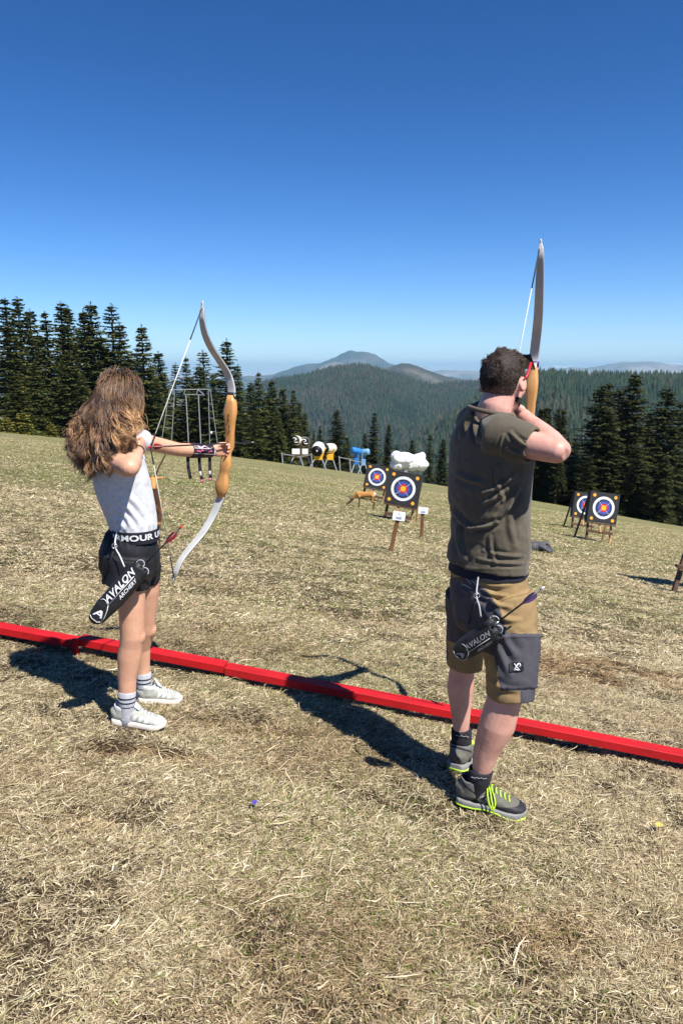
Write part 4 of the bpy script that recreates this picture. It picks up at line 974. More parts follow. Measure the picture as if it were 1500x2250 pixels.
# socks and sneakers
m_sock = mat("light_sock", (.44, .45, .49), (.36, .37, .41), 60, .9, .3, 200); m_stripe = mat("navy_stripe", (.02, .022, .035), None, 30, .9); m_blsock = mat("black_sock", (.014, .014, .018), (.022, .022, .027), 40, .9, .4, 150)
def sock(top, bot, r0, r1, m, parent, stripes=None, rib=0):
    ax = (bot - top)
    st = [(top, r0 * .96, r0 * .96), (top + ax * .03, r0 * 1.03, r0 * 1.06), (top + ax * .5, (r0 + r1) / 2 * 1.02, (r0 + r1) / 2 * 1.06), (bot, r1 * .98, r1 * 1.02), (bot + ax * .35, r1 * .95, r1)]
    o = part("sock", loft(st, 30, (0, 1, 0)), m, parent)
    for q, w_ in (stripes or []):
        rr = r0 + (r1 - r0) * q
        part("sock_stripe", loft([(top + ax * (q - w_), rr * 1.045 + .0006, rr * 1.08 + .0006), (top + ax * (q + w_), rr * 1.045 + .0006, rr * 1.08 + .0006)], 30, (0, 1, 0), cap=False), m_stripe, o)
    return o
def shoe(heel, toe, L, w, h, parent, mats, neon=False, name="shoe"):
    """heel/toe: points on the ground under the ends."""
    t = (toe - heel).normalized(); up = (UP - t * UP.dot(t)).normalized(); s = t.cross(up)
    def Q(a, b_, c_): return heel + t * a * L + s * b_ * w + up * c_ * h
    so_h = .34 if not neon else .30
    # outline half widths along the sole
    ol = [(0.0, .26), (.03, .36), (.10, .42), (.25, .42), (.42, .42), (.60, .50), (.74, .54), (.86, .48), (.94, .36), (1.0, .16)]
    # sole as a stack: loft along length, rectangular-ish section
    sole = loft([(Q(a, 0, so_h * .5 + (.10 if a > .9 else .02)), h * so_h * .5 * (1.0 if a < .9 else .8), w * b_ * 1.04) for a, b_ in ol], 24, up, 5.0)
    me_s = remesh([sole], .0035, 3)
    so_ = ob(name, me_s, mats['sole'], parent)
    tops = [(0.0, .80), (.05, .95), (.12, .95), (.25, .90), (.36, .98), (.48, .90), (.60, .74), (.72, .64), (.84, .58), (.93, .50), (.985, .36)]
    st = []
    for a, hh in tops:
        bw = float(np.interp(a, [q[0] for q in ol], [q[1] for q in ol])) * (.94 if a < .97 else .7)
        lo_ = so_h * .6; st.append((Q(a, 0, (lo_ + hh) / 2), h * (hh - lo_) / 2, w * bw))
    up_p = [loft(st, 26, up, 2.4), loft([(Q(.20, 0, .5), w * .43, L * .18), (Q(.19, 0, .90), w * .44, L * .178), (Q(.18, 0, 1.04), w * .45, L * .172), (Q(.18, 0, 1.12), w * .44, L * .165)], 24, s, 2.2, inset=.02)]
    me_u = remesh(up_p, .0036, 5)
    u_ = ob("upper", me_u, mats['upper'], so_)
    inv = Matrix((t, s, up)).to_3x3()
    for p_ in me_u.polygons:
        v = inv @ (p_.center - heel); a, b_, c_ = v.x / L, v.y / w, v.z / h
        side = abs(b_); mi = 0
        if neon:
            lowl = .50 if a > .42 else (.36 + .0 * a)
            if c_ < lowl + .05 * math.sin(a * 9) or (a > .90): mi = 1
            if c_ > .90 and a < .36: mi = 2
            if abs((c_ - .92) + (a - .1) * 1.3) < .045 and a < .42: mi = 1
            if abs((c_ - .55) - (a - .34) * 1.8) < .05 and .34 < a < .52: mi = 1
            if abs((c_ - .62) - (a - .34) * 1.6) < .022 and .33 < a < .40: mi = 3
        else:
            if c_ > .92 and a < .40: mi = 2
            for k_ in range(3):
                if abs((a - (.42 + .115 * k_)) - (c_ - .5) * .16) < .033 and .42 < c_ < .74 - .05 * k_: mi = 3
            if a > .80 and c_ < .58: mi = 1
        p_.material_index = mi
    lc = []
    for k_ in range(6):
        a = .40 + .065 * k_; hh = float(np.interp(a, [q[0] for q in tops], [q[1] for q in tops])) + .03
        pts = [Q(a + .02, -.20, hh - .06), Q(a, -.1, hh + .015), Q(a - .005, 0, hh + .04), Q(a, .1, hh + .015), Q(a + .02, .20, hh - .06)]
        lc.append(tube(pts, .0028 if neon else .0036, 6, up))
    if neon:
        for sg, dn in ((1, .0), (.35, .06)):
            pts = [Q(.40, .05 * sg, 1.0), Q(.42, .45, .86 - dn), Q(.47, .60, .55 - dn), Q(.53, .62, .42 - dn), Q(.55, .56, .60), Q(.50, .34, .86), Q(.42, .08, .98)]
            sp = []
            for i in range(len(pts) - 1):
                for q in range(4):
                    u_t = q / 4; p0 = pts[max(i - 1, 0)]; p1 = pts[i]; p2 = pts[i + 1]; p3 = pts[min(i + 2, len(pts) - 1)]
                    sp.append(.5 * ((2 * p1) + (-p0 + p2) * u_t + (2 * p0 - 5 * p1 + 4 * p2 - p3) * u_t ** 2 + (-p0 + 3 * p1 - 3 * p2 + p3) * u_t ** 3))
            lc.append(tube(sp, .0026, 6, up))
        lc.append(tube([Q(.42, .1, 1.0), Q(.47, .45, .85), Q(.52, .62, .5), Q(.56, .66, .22)], .0026, 6, up))
    else:
        lc.append(loft([(Q(.33, 0, 1.38), .004, .020), (Q(.40, 0, 1.12), .006, .022), (Q(.50, 0, .93), .005, .020)], 12, t))
    part("laces", lc, mats['lace'], so_)
    if neon:
        part("midsole_line", loft([(Q(a, 0, .075 + .10 * max(0, math.sin((a - .3) * 7)) * (a > .3) * (a < .75)), h * .045, w * b_ * 1.075) for a, b_ in ol], 24, up, 5.0), mats['neon'], so_)
    return so_
m_sn1 = mat("off_white_suede", (.40, .41, .37), (.33, .34, .31), 30, .8, .2, 200); m_sn2 = mat("white_leather", (.72, .73, .72), None, 20, .5); m_sn3 = mat("cream_sole", (.68, .62, .56), (.60, .55, .49), 10, .6); m_sn4 = mat("pale_toe", (.50, .50, .46), None, 30, .8)
GM = dict(sole=m_sn3, upper=[m_sn1, m_sn4, m_sn2, m_sn2], lace=m_sn2)
def gpt(px, py, dz=0):
    q = hit(px, py); q.z = float(base_z(q.x, q.y)) + .012 + dz; return q
hN = gpt(249, 1588); tN = gpt(367, 1606); hF = gpt(302, 1542); tF = gpt(400, 1548)
shoe(hN + (tN - hN).normalized() * -.004, tN, (tN - hN).length, .088, .082, gl, GM)
shoe(hF, tF, (tF - hF).length, .088, .082, gl, GM)
sock(P(279.5, 1517, 2.985), P(279, 1574, 2.985), .0350, .0335, m_sock, gl, [(.22, .025), (.38, .025), (.54, .012)])
sock(P(316, 1477, 3.25), P(316.5, 1530, 3.25), .0325, .0320, m_sock, gl, [(.22, .025), (.38, .025), (.60, .012)])

# bracer on the bow arm
m_brace = mat("bracer_black", (.03, .02, .025), (.05, .03, .035), 30, .5); m_btrim = mat("bracer_trim", (.62, .55, .60), None, 30, .5); m_pink = mat("pink_print", (.75, .16, .30), None, 30, .5)
b0 = eL.lerp(wL, .30); b1 = eL.lerp(wL, .93); bax = (b1 - b0).normalized(); bn_ = (Vector((.35, -1, .12)) - bax * Vector((.35, -1, .12)).dot(bax)).normalized(); bu = bn_.cross(bax) * -1
if bu.z < 0: bu = -bu
br = part("bracer", loft([(b0, .0355, .0345), (b0.lerp(b1, .5), .034, .033), (b1, .030, .0295)], 28, UP, inset=.01, inset0=.01), m_brace, gl)
Lb = (b1 - b0).length
def bmap(u, v, r_=.0362, off=0):
    q = b0 + bax * (u + Lb / 2); rr = (.0360 + (.0305 - .0360) * (u / Lb + .5)) + .0012 + off; a = v / rr
    return q + (bn_ * math.cos(a) + bu * math.sin(a)) * rr
def strip(u0, u1, v0, v1, off=0, n=10, fn=None):
    V = []; Fc = []
    for i in range(n + 1):
        u = u0 + (u1 - u0) * i / n; a0, a1 = fn(i / n) if fn else (v0, v1)
        V += [bmap(u, a0, off=off), bmap(u, a1, off=off)]
    for i in range(n): Fc.append((i * 2, i * 2 + 1, i * 2 + 3, i * 2 + 2))
    return V, Fc
part("trim", [strip(-Lb / 2, Lb / 2, 0, 0, .0008, 16, lambda t: (.016 + .006 * math.sin(t * 15), .028 - .012 * t + .006 * math.sin(t * 15)))], m_btrim, br); 
part("trim", [strip(-Lb / 2, Lb / 2, .009, .0125, .001)], m_btrim, br); part("trim", [strip(-Lb / 2, Lb / 2, -.016, -.0135, .001)], m_btrim, br); part("trim", [strip(Lb * .47, Lb * .5, -.016, .0125, .0012)], m_btrim, br)
pk = []
rr_ = random.Random(3)
for g0, g1 in ((-.40, -.08), (.0, .30)):
    u = g0
    while u < g1:
        v = rr_.uniform(-.006, .003) ; pk.append(strip(u * Lb, (u + .035) * Lb, v - .003, v + rr_.uniform(.002, .006), .0014, 2)); u += .042
part("pink_lettering", pk, m_pink, br)
m_strap = mat("strap_black", (.02, .018, .02), None, 30, .6)
for i, (px, y1, px1, red) in enumerate(((413, 1052, 419, 0), (438, 1060, 445, 1), (461, 1056, 463, 1))):
    Yd = eL.y + (px - 392) / 76 * (wL.y - eL.y); a = P(px, 1000, Yd); m1 = P(px + (px1 - px) * .1, 1025, Yd - .005); b_ = P(px1, y1, Yd - .01)
    s_ = part("strap", loft([(a, .010, .0018), (m1, .010, .0018), (m1.lerp(b_, .5), .0095, .0018), (b_, .0095, .0018)], 12, bax), m_strap, br)
    if red: part("strap", loft([(m1.lerp(b_, .30) + Vector((0, -.003, 0)), .006, .0015), (m1.lerp(b_, .6) + Vector((0, -.003, 0)), .007, .0015)], 8, bax), m_btrim, br); part("strap", loft([(m1.lerp(b_, .82) + Vector((0, -.003, 0)), .007, .0015), (m1.lerp(b_, .97) + Vector((0, -.003, 0)), .007, .0015)], 8, bax), m_pink, br)
part("wrist_band", loft([(wR - hd_d * .006 + Vector((.0, 0, 0)), .024, .027), (wR + hd_d * .004, .024, .027)], 20, UP), m_lash, gl)

# girl's hair
m_hair = tint_mat("wavy_hair", .42, .45)
m_hairbase = mat("hair_mass", (.030, .017, .010), (.055, .030, .018), 40, .8, .6, 120, bdist=.01, vec_scale=(1, 1, .3))
def in_px(px, py, Y): return np.array(P(px, py, Y))
hm = [ellipsoid(hc + Vector((-.012, -.004, .012)), hA, (.092, .079, .098), 24, 18), ellipsoid(P(232, 935, 3.04), [(1, 0, .35), (0, 1, 0), (-.35, 0, 1)], (.070, .075, .10)), ellipsoid(P(208, 985, 3.03), [(1, 0, .4), (0, 1, 0), (-.4, 0, 1)], (.066, .06, .080)), ellipsoid(P(245, 985, 2.99), [(1, 0, .4), (0, 1, 0), (-.4, 0, 1)], (.040, .03, .055))]
me = remesh(hm, .006, 8); fold_disp(me, lambda co: fbm3(co, 26, 6) * .03)
hair = ob("hair", me, m_hairbase, gl)
NC, PER, MS = 270, 40, 26
r = np.random.default_rng(42)
fdv, sdv, upv = [np.array(q) for q in hA]; hcv = np.array(hc)
d0 = r.normal(size=(NC * 8, 3)); d0 /= np.linalg.norm(d0, axis=1, keepdims=True)
ff = d0 @ fdv; uu = d0 @ upv
ok = ((ff < .25) & (uu > -.5)) | ((uu > .5) & (ff < .70)); d0 = d0[ok][:NC]
ex0 = d0[:, 0] * .95
q0 = np.clip(.5 - ex0 * .55 + r.normal(0, .10, NC), 0, 1)
arc = np.array([(305, 948), (291, 975), (276, 1003), (256, 1028), (232, 1048), (205, 1056), (180, 1044), (160, 1018), (149, 985), (165, 940)], float)
ts = np.linspace(0, 1, len(arc)); tx0 = np.interp(q0, ts, arc[:, 0]); ty0 = np.interp(q0, ts, arc[:, 1])
inn = np.clip(1 - np.abs(r.normal(0, .16, NC)), .5, 1.03)
tx0 = 240 + (tx0 - 240) * inn; ty0 = 925 + (ty0 - 925) * inn
tY0 = 3.02 + .11 * d0[:, 1] + r.normal(0, .015, NC) - .085 * np.clip((tx0 - 190) / 40, 0, 1) * (d0[:, 1] < .2)
tip0 = np.array([in_px(a, b_, c_) for a, b_, c_ in zip(tx0, ty0, tY0)])
cid = np.repeat(np.arange(NC), PER); NS = NC * PER
dirs = d0[cid] + r.normal(0, .10, (NS, 3)); dirs /= np.linalg.norm(dirs, axis=1, keepdims=True)
ff = dirs @ fdv; uu = dirs @ upv; ss = dirs @ sdv
root = hcv + fdv * (ff * .088)[:, None] + sdv * (ss * .076)[:, None] + upv * (uu * .096 + .014)[:, None] - fdv * .008
tip = tip0[cid] + r.normal(0, .0055, (NS, 3)) + (r.random((NS, 1)) < .25) * r.normal(0, .012, (NS, 3))
t_ = np.linspace(0, 1, MS)[None, :, None]
outw = (root - hcv); outw /= np.linalg.norm(outw, axis=1, keepdims=True)
o0 = d0[cid]
P1 = root + outw * (.022 - .014 * np.clip(uu, 0, 1))[:, None] - fdv * .015 + np.array([0, 0, -.035])
P2 = root * .40 + tip * .60 + o0 * np.array([.022, .022, .002]) + np.array([-.008, -.008, .0]) + r.normal(0, .004, (NS, 3))
Bz = ((1 - t_) ** 3) * root[:, None] + 3 * ((1 - t_) ** 2) * t_ * P1[:, None] + 3 * (1 - t_) * t_ ** 2 * P2[:, None] + t_ ** 3 * tip[:, None]
dd = Bz - hcv; loc = np.stack([dd @ fdv / .098, dd @ sdv / .084, (dd @ upv - .014) / .104], 2); rad = np.linalg.norm(loc, axis=2, keepdims=True)
push = np.clip(1.0 + .045 * r.random((NS, 1, 1)) - rad, 0, 1); Bz = Bz + dd / np.maximum(rad, .2) * push
ph = r.random(NC) * 6.28; fr = 13 + 6 * r.random(NC); am = .009 + .011 * r.random(NC)
tt = t_[..., 0]; env = np.clip(tt * 1.5 - .22, 0, 1) ** .9
pn = r.normal(0, .14, NS)[:, None]
wv = np.sin(tt * fr[cid][:, None] + ph[cid][:, None] + pn) * am[cid][:, None] * env
wv2 = np.cos(tt * fr[cid][:, None] + ph[cid][:, None] * 1.7 + pn) * am[cid][:, None] * env
Bz[..., 0] += wv; Bz[..., 1] += wv2; Bz[..., 2] += .3 * wv * env
curl = np.clip((tt - .7) * 3.3, 0, 1); Bz[..., 0] += .009 * np.sin(tt * 22 + ph[cid][:, None]) * curl; Bz[..., 2] += .009 * np.cos(tt * 22 + ph[cid][:, None]) * curl
# strands of one lock draw together below the ears
dd = Bz - hcv; loc = np.stack([dd @ fdv / .098, dd @ sdv / .084, (dd @ upv - .014) / .104], 2); rad = np.linalg.norm(loc, axis=2, keepdims=True)
lim = (1.04 + .07 * r.random((NS, 1, 1))) + 9 * np.clip(t_ - .20, 0, 1); Bz = np.where(rad > lim, hcv + dd * lim / np.maximum(rad, .1), Bz)
mean = Bz.reshape(NC, PER, MS, 3).mean(1)[cid]; pull = (np.clip((tt - .3) * 2, 0, 1) * .35)[..., None]; Bz = Bz * (1 - pull) + mean * pull
fl = (r.random(NS) < .06)[:, None, None] * r.normal(0, .016, (NS, 1, 3)) * env[..., None] ** 2; Bz += fl
c0 = np.array([.040, .022, .014]); c1 = np.array([.165, .085, .048]); c2 = np.array([.62, .37, .18])
lk = r.random(NC)
lite = (np.clip((lk - .45) * 2.6, 0, 1) * .75 + .04 + .55 * np.clip(.42 - q0, 0, .42) * 2)[cid][:, None]
k1 = np.clip(tt * 1.9 - .1, 0, 1); k2 = np.clip((tt - .25) * 1.6, 0, 1) * np.clip(lite, 0, 1)
col = (c0 * (1 - k1[..., None]) + c1 * k1[..., None]) * (1 - k2[..., None]) + c2 * k2[..., None]
col = col * (.50 + .8 * lk[cid][:, None, None]) * (.8 + .4 * r.random((NS, 1, 1)))
ob("strands", strand_mesh("strands", Bz, .0016 * (.8 + .6 * r.random(NS)), col), m_hair, hair)

# ================================================================== bows and arrows
def wood_mat(name, a, b_):
    return mat(name, a, b_, 4, .35, .08, 30, spec=.5, vec_scale=(9, 9, .7), detail=6)
m_riser = wood_mat("laminated_wood", (.66, .35, .125), (.50, .23, .07)); m_limb = mat("limb_glass", (.50, .50, .49), None, 10, .28, spec=.5); m_limbb = mat("limb_back_black", (.02, .02, .02), None, 10, .3, spec=.5)
m_dark = mat("dark_phenolic", (.02, .022, .03), None, 10, .4); m_string = mat("bow_string", (.80, .80, .74), None, 50, .6); m_serv = mat("string_serving", (.03, .035, .04), None, 50, .6); m_blueb = mat("blue_band", (.02, .02, .22), None, 10, .35)
def catmull(pts, n=8):
    out = []
    for i in range(len(pts) - 1):
        p0 = pts[max(i - 1, 0)]; p1 = pts[i]; p2 = pts[i + 1]; p3 = pts[min(i + 2, len(pts) - 1)]
        for q_ in range(n):
            u = q_ / n; out.append(.5 * ((2 * p1) + (-p0 + p2) * u + (2 * p0 - 5 * p1 + 4 * p2 - p3) * u ** 2 + (-p0 + 3 * p1 - 3 * p2 + p3) * u ** 3))
    out.append(pts[-1]); return out
def bow(ctrl_up, riser, ctrl_lo, nock, perp, aimv, label, tipw=.5, band=None, string_ends=None, wmax=.021, letters=None):
    """ctrl_*: limb centre points from riser to tip. riser: [(centre, half width across the aim, half depth along the aim)]."""
    t = thing('recurve_bow', riser[len(riser) // 2][0], label, 'bow')
    part("riser", [loft([(c, b_, a, perp) for c, a, b_ in riser], 24, perp, 3.2)], m_riser, t)
    for nm, cp in (("upper_limb", ctrl_up), ("lower_limb", ctrl_lo)):
        pts = catmull([Vector(q_) for q_ in cp], 8); n = len(pts)
        wds = [wmax * (1 - (1 - tipw) * (k / (n - 1)) ** 2.2) if k < n - 4 else wmax * tipw * (.75 if k < n - 2 else .5) for k in range(n)]
        ths = [.0065 - .0030 * k / (n - 1) for k in range(n)]
        o = part(nm, loft([(p_, w_, h_, perp) for p_, w_, h_ in zip(pts, wds, ths)], 16, perp, 5), m_limb, t)
        # dark glass on the back, away from the archer
        V = []; Fc = []
        for k, p_ in enumerate(pts):
            tg = (pts[min(k + 1, n - 1)] - pts[max(k - 1, 0)]).normalized(); nn = tg.cross(perp).normalized()
            if nn.dot(aimv) < 0: nn = -nn
            V += [p_ + perp * wds[k] * .96 + nn * (ths[k] + .0006), p_ - perp * wds[k] * .96 + nn * (ths[k] + .0006)]
        for k in range(n - 1): Fc.append((2 * k, 2 * k + 1, 2 * k + 3, 2 * k + 2))
        part("back_glass", (V, Fc), m_limbb, o)
        part("tip", ellipsoid(pts[-1], (perp, aimv, UP), (wmax * tipw * .62, .006, .014), 12, 8), m_limb, o)
    tu, tl = Vector(ctrl_up[-1]), Vector(ctrl_lo[-1]); su = tu - UP * .02; sl = tl + UP * .02
    if string_ends: su, sl = string_ends
    sp = part("string", [tube([su, nock], .0020, 6), tube([sl, nock], .0020, 6)], m_string, t)
    part("serving", [tube([su, su.lerp(nock, .24)], .0027, 6)], m_serv, sp); part("serving", [tube([sl, sl.lerp(nock, .18)], .0027, 6)], m_serv, sp); part("serving", [tube([nock.lerp(su, .09), nock], .0027, 6)], m_serv, sp); part("serving", [tube([nock, nock.lerp(sl, .12)], .0027, 6)], m_serv, sp)
    return t
nockG = P(331, 982, 3.045); yb = 3.60
up_ = [P(509, 872, yb), P(508, 850, yb + .005), P(500, 822, yb), P(484, 795, yb - .05), P(464, 765, yb - .12), P(450, 733, yb - .19), P(444, 700, yb - .225), P(445, 668, yb - .215)]
lo_ = [P(486, 1090, yb), P(480, 1105, yb + .0), P(466, 1136, yb - .02), P(444, 1172, yb - .07), P(418, 1203, yb - .13), P(398, 1230, yb - .18), P(387, 1255, yb - .20), P(382, 1272, yb - .19)]
ris = [(P(508, 868, yb + .00), .019, .014), (P(508, 885, yb), .021, .026), (P(506, 905, yb - .005), .021, .034), (P(505.5, 925, yb - .005), .020, .026), (P(505.5, 950, yb), .018, .021), (P(505, 980, yb), .018, .021), (P(500, 993, yb), .016, .019), (P(497, 1005, yb - .005), .017, .024), (P(497, 1020, yb - .008), .020, .029), (P(494, 1033, yb - .006), .019, .022), (P(492, 1045, yb), .019, .023), (P(488, 1062, yb - .01), .021, .034), (P(487, 1078, yb - .008), .020, .029), (P(486, 1093, yb), .018, .013)]
gbow = bow(up_, ris, lo_, nockG, aperp, aim, 'wooden recurve bow with white limbs drawn by the girl', string_ends=(P(443.5, 678, yb - .235), P(382, 1266, yb - .20)))
part("limb_pocket", loft([(P(509, 862, yb + .004), .0125, .0225, aim), (P(508.5, 876, yb + .004), .0125, .0225, aim), (P(508.5, 883, yb + .022), .010, .0215, aim)], 18, aim, 4), m_dark, gbow)
cc = P(505, 968, yb) + Vector((.0, -.03, 0))
ob("grip_letter", text_mesh("C", .022, lambda u, v: P(504.5, 972, yb) + (-aim) * .0228 + aperp * (u * .8 + .004) + UP * v, bold=.03), m_dark, gbow)
for k_, yy in enumerate((912, 922, 935, 947)): part("riser_mark", box(P(507, yy, yb) - aim * (.0275 if k_ < 2 else .0225) + aperp * .006, .0025, .002, .014, (aperp, aim, UP)), m_dark, gbow, False)
m_shaft = mat("carbon_shaft", (.015, .015, .018), None, 40, .35, spec=.5); m_fl_red = mat("red_vane", (.62, .015, .02), None, 40, .5); m_fl_dk = mat("dark_red_vane", (.20, .01, .015), None, 40, .5); m_fl_w = mat("white_vane", (.80, .72, .80), None, 40, .5); m_fl_p = mat("purple_vane", (.10, .05, .16), None, 40, .5); m_steelp = mat("steel_point", (.5, .5, .5), None, 40, .3, metal=.8)
def arrow(tail, head, label, v1, v2, rad=.0034):
    t = thing('arrow', head, label, 'arrow'); d = (head - tail).normalized(); u, v = frame(d, UP)
    part("shaft", tube([tail, head], rad, 10), m_shaft, t)
    part("nock", loft([(tail - d * .012, rad * 1.1, rad * .7), (tail + d * .004, rad * 1.25, rad * 1.25)], 10, UP), v1, t)
    part("point", loft([(head, rad, rad), (head + d * .012, rad * 1.1, rad * 1.1), (head + d * .026, .0004, .0004)], 10, UP), m_steelp, t)
    for k_, mm in enumerate((v1, v2, v2)):
        a = R(90 + 120 * k_); n_ = u * math.cos(a) + v * math.sin(a); s_ = d.cross(n_) * .0005
        prf = [(.022, .0), (.030, .010), (.045, .0125), (.065, .009), (.085, .0)]
        V = []; Fc = []
        for (l, h_) in prf: V += [tail + d * l + n_ * rad * .8 + s_, tail + d * l + n_ * (rad * .8 + h_) + s_, tail + d * l + n_ * rad * .8 - s_, tail + d * l + n_ * (rad * .8 + h_) - s_]
        for k in range(len(prf) - 1): Fc += [(4 * k, 4 * k + 1, 4 * k + 5, 4 * k + 4), (4 * k + 2, 4 * k + 6, 4 * k + 7, 4 * k + 3), (4 * k + 1, 4 * k + 3, 4 * k + 7, 4 * k + 5)]
        part("vane", (V, Fc), mm, t, False)
    return t
arrow(nockG, P(553, 972, 3.78) + Vector((0, 0, .0)), 'arrow with red vanes nocked on the bowstring of the girl', m_fl_red, m_fl_dk)

# quivers
m_qv = mat("quiver_nylon", (.012, .012, .014), (.020, .020, .023), 20, .55, .25, 120, spec=.4)
def quiver(mouth, bottom, Yq, wid, label, ring_r, rings, prn, lettersize, strap_pts, Yb=None):
    Yb = Yb or Yq; a = P(mouth[0], mouth[1], Yq); b_ = P(bottom[0], bottom[1], Yb); t = thing('quiver', a.lerp(b_, .5), label, 'quiver')
    ax = (a - b_).normalized(); L = (a - b_).length; nrm = Vector((.05, -1, .1)); nrm = (nrm - ax * nrm.dot(ax)).normalized(); sd = ax.cross(nrm) 
    if sd.z < 0: sd = -sd
    prof_ = [(-.01, .30), (.02, .60), (.10, .84), (.25, .98), (.45, 1.04), (.7, 1.0), (.9, .95), (1.0, .90)]
    me = remesh([loft([(b_ + ax * L * q_, wid * w_, wid * w_ * .72) for q_, w_ in prof_], 26, sd, 2.6, inset=.05)], .0035, 4)
    fold_disp(me, lambda co: fbm3(co, 22, 3) * .010)
    o = ob("pouch", me, m_qv, t)
    def W(q_): return wid * float(np.interp(q_, [z[0] for z in prof_], [z[1] for z in prof_]))
    def qm(u, v, off=.004):
        q_ = u / L; w_ = W(q_); th = max(-1.2, min(1.2, v / w_)); 
        ca, sa = math.cos(th), math.sin(th); ca = abs(ca) ** (2 / 2.6); sa = math.copysign(abs(sa) ** (2 / 2.6), sa)
        return b_ + ax * u + nrm * (w_ * .72 * ca + off) + sd * w_ * sa
    ob("lettering", text_mesh("AVALON", lettersize, lambda u, v: qm(L * .635 + u, v + wid * .30, .0065), bold=.025, shear=.35, spacing=1.05), prn, o)
    ob("lettering", text_mesh("ARCHERY", lettersize * .55, lambda u, v: qm(L * .67 + u, v - wid * .36, .0055), bold=.02, shear=.35, spacing=1.05), prn, o)
    ob("logo_letter", text_mesh("A", lettersize * 1.15, lambda u, v: qm(L * .17 + v * .95 + u * .25, -u + .0, .004), bold=.03), prn, o)
    def line(pts, r_=.0014): return part("piping", tube([qm(u * L, v * wid) for u, v in pts], r_, 6), prn, o)
    line([(.86, -.02), (.6, -.03), (.34, -.05)]); line([(.34, -.05), (.37, .30), (.36, .62), (.32, .85)]); line([(.34, -.05), (.27, -.28), (.18, -.55), (.08, -.70)]); line([(.075, .62), (.055, .2), (.06, -.30), (.09, -.55)])
    for i, (rx, ry) in enumerate(rings):
        c = P(rx, ry, Yq - .01); rp = [c + (sd * math.cos(k * .5236) + (ax * .15 + nrm * 1.0).normalized().cross(sd) * math.sin(k * .5236)) * ring_r for k in range(13)]
        part("tube_rim", tube(rp, .0022, 6, nrm), m_gprint, t)
        part("arrow_tube", loft([(c - ax * .06, ring_r * .9, ring_r * .9), (c, ring_r * .97, ring_r * .97)], 16, sd), m_qv, t)
    sp = [P(x, y, Y_) for x, y, Y_ in strap_pts]
    st = part("strap", [loft([(p_, .0026, .0012) for p_ in catmull(sp, 4)], 10, (1, 0, 0))], prn, t)
    part("clip_ring", tube([sp[1] + Vector((math.cos(k * .5236) * .010, -.006, math.sin(k * .5236) * .010)) for k in range(13)], .0022, 6, (0, -1, 0)), m_steelp, t)
    part("strap", loft([(p_, .004, .0015) for p_ in [sp[1], P(strap_pts[1][0] - 10, strap_pts[1][1] + 34, strap_pts[1][2]), P(strap_pts[1][0] - 17, strap_pts[1][1] + 62, strap_pts[1][2] + .01)]], 8, (1, 0, 0)), m_qv, t)
    return t
quiver((313, 1246), (204, 1366), 2.865, .0415, 'black quiver hanging at the hip of the girl, pointing down to the left', .0155, ((309, 1239), (318, 1256)), m_print, .038, ((257, 1166, 2.94), (253, 1199, 2.90), (264, 1222, 2.885), (274, 1246, 2.87)), 2.83)
arrow(P(396, 1160, 2.90), P(316, 1243, 2.86), 'arrow with red vanes sticking out of the quiver of the girl', m_fl_red, m_fl_dk)

# ================================================================== MAN
mn = thing('person', hit(1040, 1740), 'man in olive T-shirt and khaki cargo shorts drawing a bow, seen from behind', 'person')
maim = Vector((.30, .954, 0)).normalized(); mperp = Vector((.954, -.30, 0)).normalized()
mS = Vector((-math.sin(R(25)), math.cos(R(25)), 0)); mF = Vector((math.cos(R(25)), math.sin(R(25)), 0)); YM = 2.83
mhc = P(1105, 845, 2.83); mfd = nvec(.56, .82, -.22); mup = nvec(.05, .12, 1)
hp, meyes, mA, mL = head_parts(mhc, mfd, mup, .98)
body = list(hp)
body += [loft([(P(1103, 850, 2.82), .046, .050), (P(1097, 870, 2.81), .056, .060), (P(1088, 893, 2.80), .061, .064), (P(1080, 915, 2.81), .070, .064), (P(1076, 945, 2.83), .08, .06)], 22, mS)]
body += [loft([(P(1076, 935, YM), .09, .06, mS), (P(1078, 955, YM), .155, .075, mS), (P(1077, 1010, YM), .16, .10, mS), (P(1075, 1100, YM), .145, .10, mS), (P(1073, 1250, YM), .13, .10, mS), (P(1075, 1330, YM), .12, .09, mS)], 24)]
rS, rE, rW = P(1100, 962, 2.70), P(1229, 993, 2.57), P(1151, 914, 2.82)
body += [loft([(rS, .062, .062), (rS.lerp(rE, .4), .052, .050), (rS.lerp(rE, .75), .046, .046), (rE, .041, .043), (rE + (rE - rS).normalized() * .022, .028, .030)], 22, UP)]
body += [loft([(rE - (rW - rE).normalized() * .02, .028, .028), (rE, .041, .043), (rE.lerp(rW, .25), .046, .044), (rE.lerp(rW, .5), .040, .038), (rE.lerp(rW, .8), .029, .031), (rW, .024, .030)], 22, UP)]
lS, lE, lW = P(1042, 930, 2.99), P(1114, 945, 3.24), P(1149, 965, 3.42)
body += chain([lS, lE, lW], [.052, .040, .028])
body += hand(rW, nvec(-.28, .95, .05), nvec(-.95, -.1, .1), UP, .98, each=((20, 75, 60), (22, 78, 60), (25, 78, 60), (45, 80, 60)), thumb=(.3, .8, .4))
body += hand(lW, maim, nvec(.92, -.32, 0), UP, .98, curls=(55, 70, 50), thumb=(.35, .85, .42), tcurl=22)
mN = [P(1105, 1345, 2.76), P(1118, 1410, 2.69), P(1120, 1496, 2.64), P(1093, 1592, 2.655), P(1066, 1655, 2.665), P(1048, 1735, 2.675)]
mFr = [P(1030, 1300, 2.94), P(1022, 1380, 2.97), P(1018, 1440, 2.985), P(1012, 1510, 3.0), P(1012, 1570, 3.005), P(1013, 1650, 3.01)]
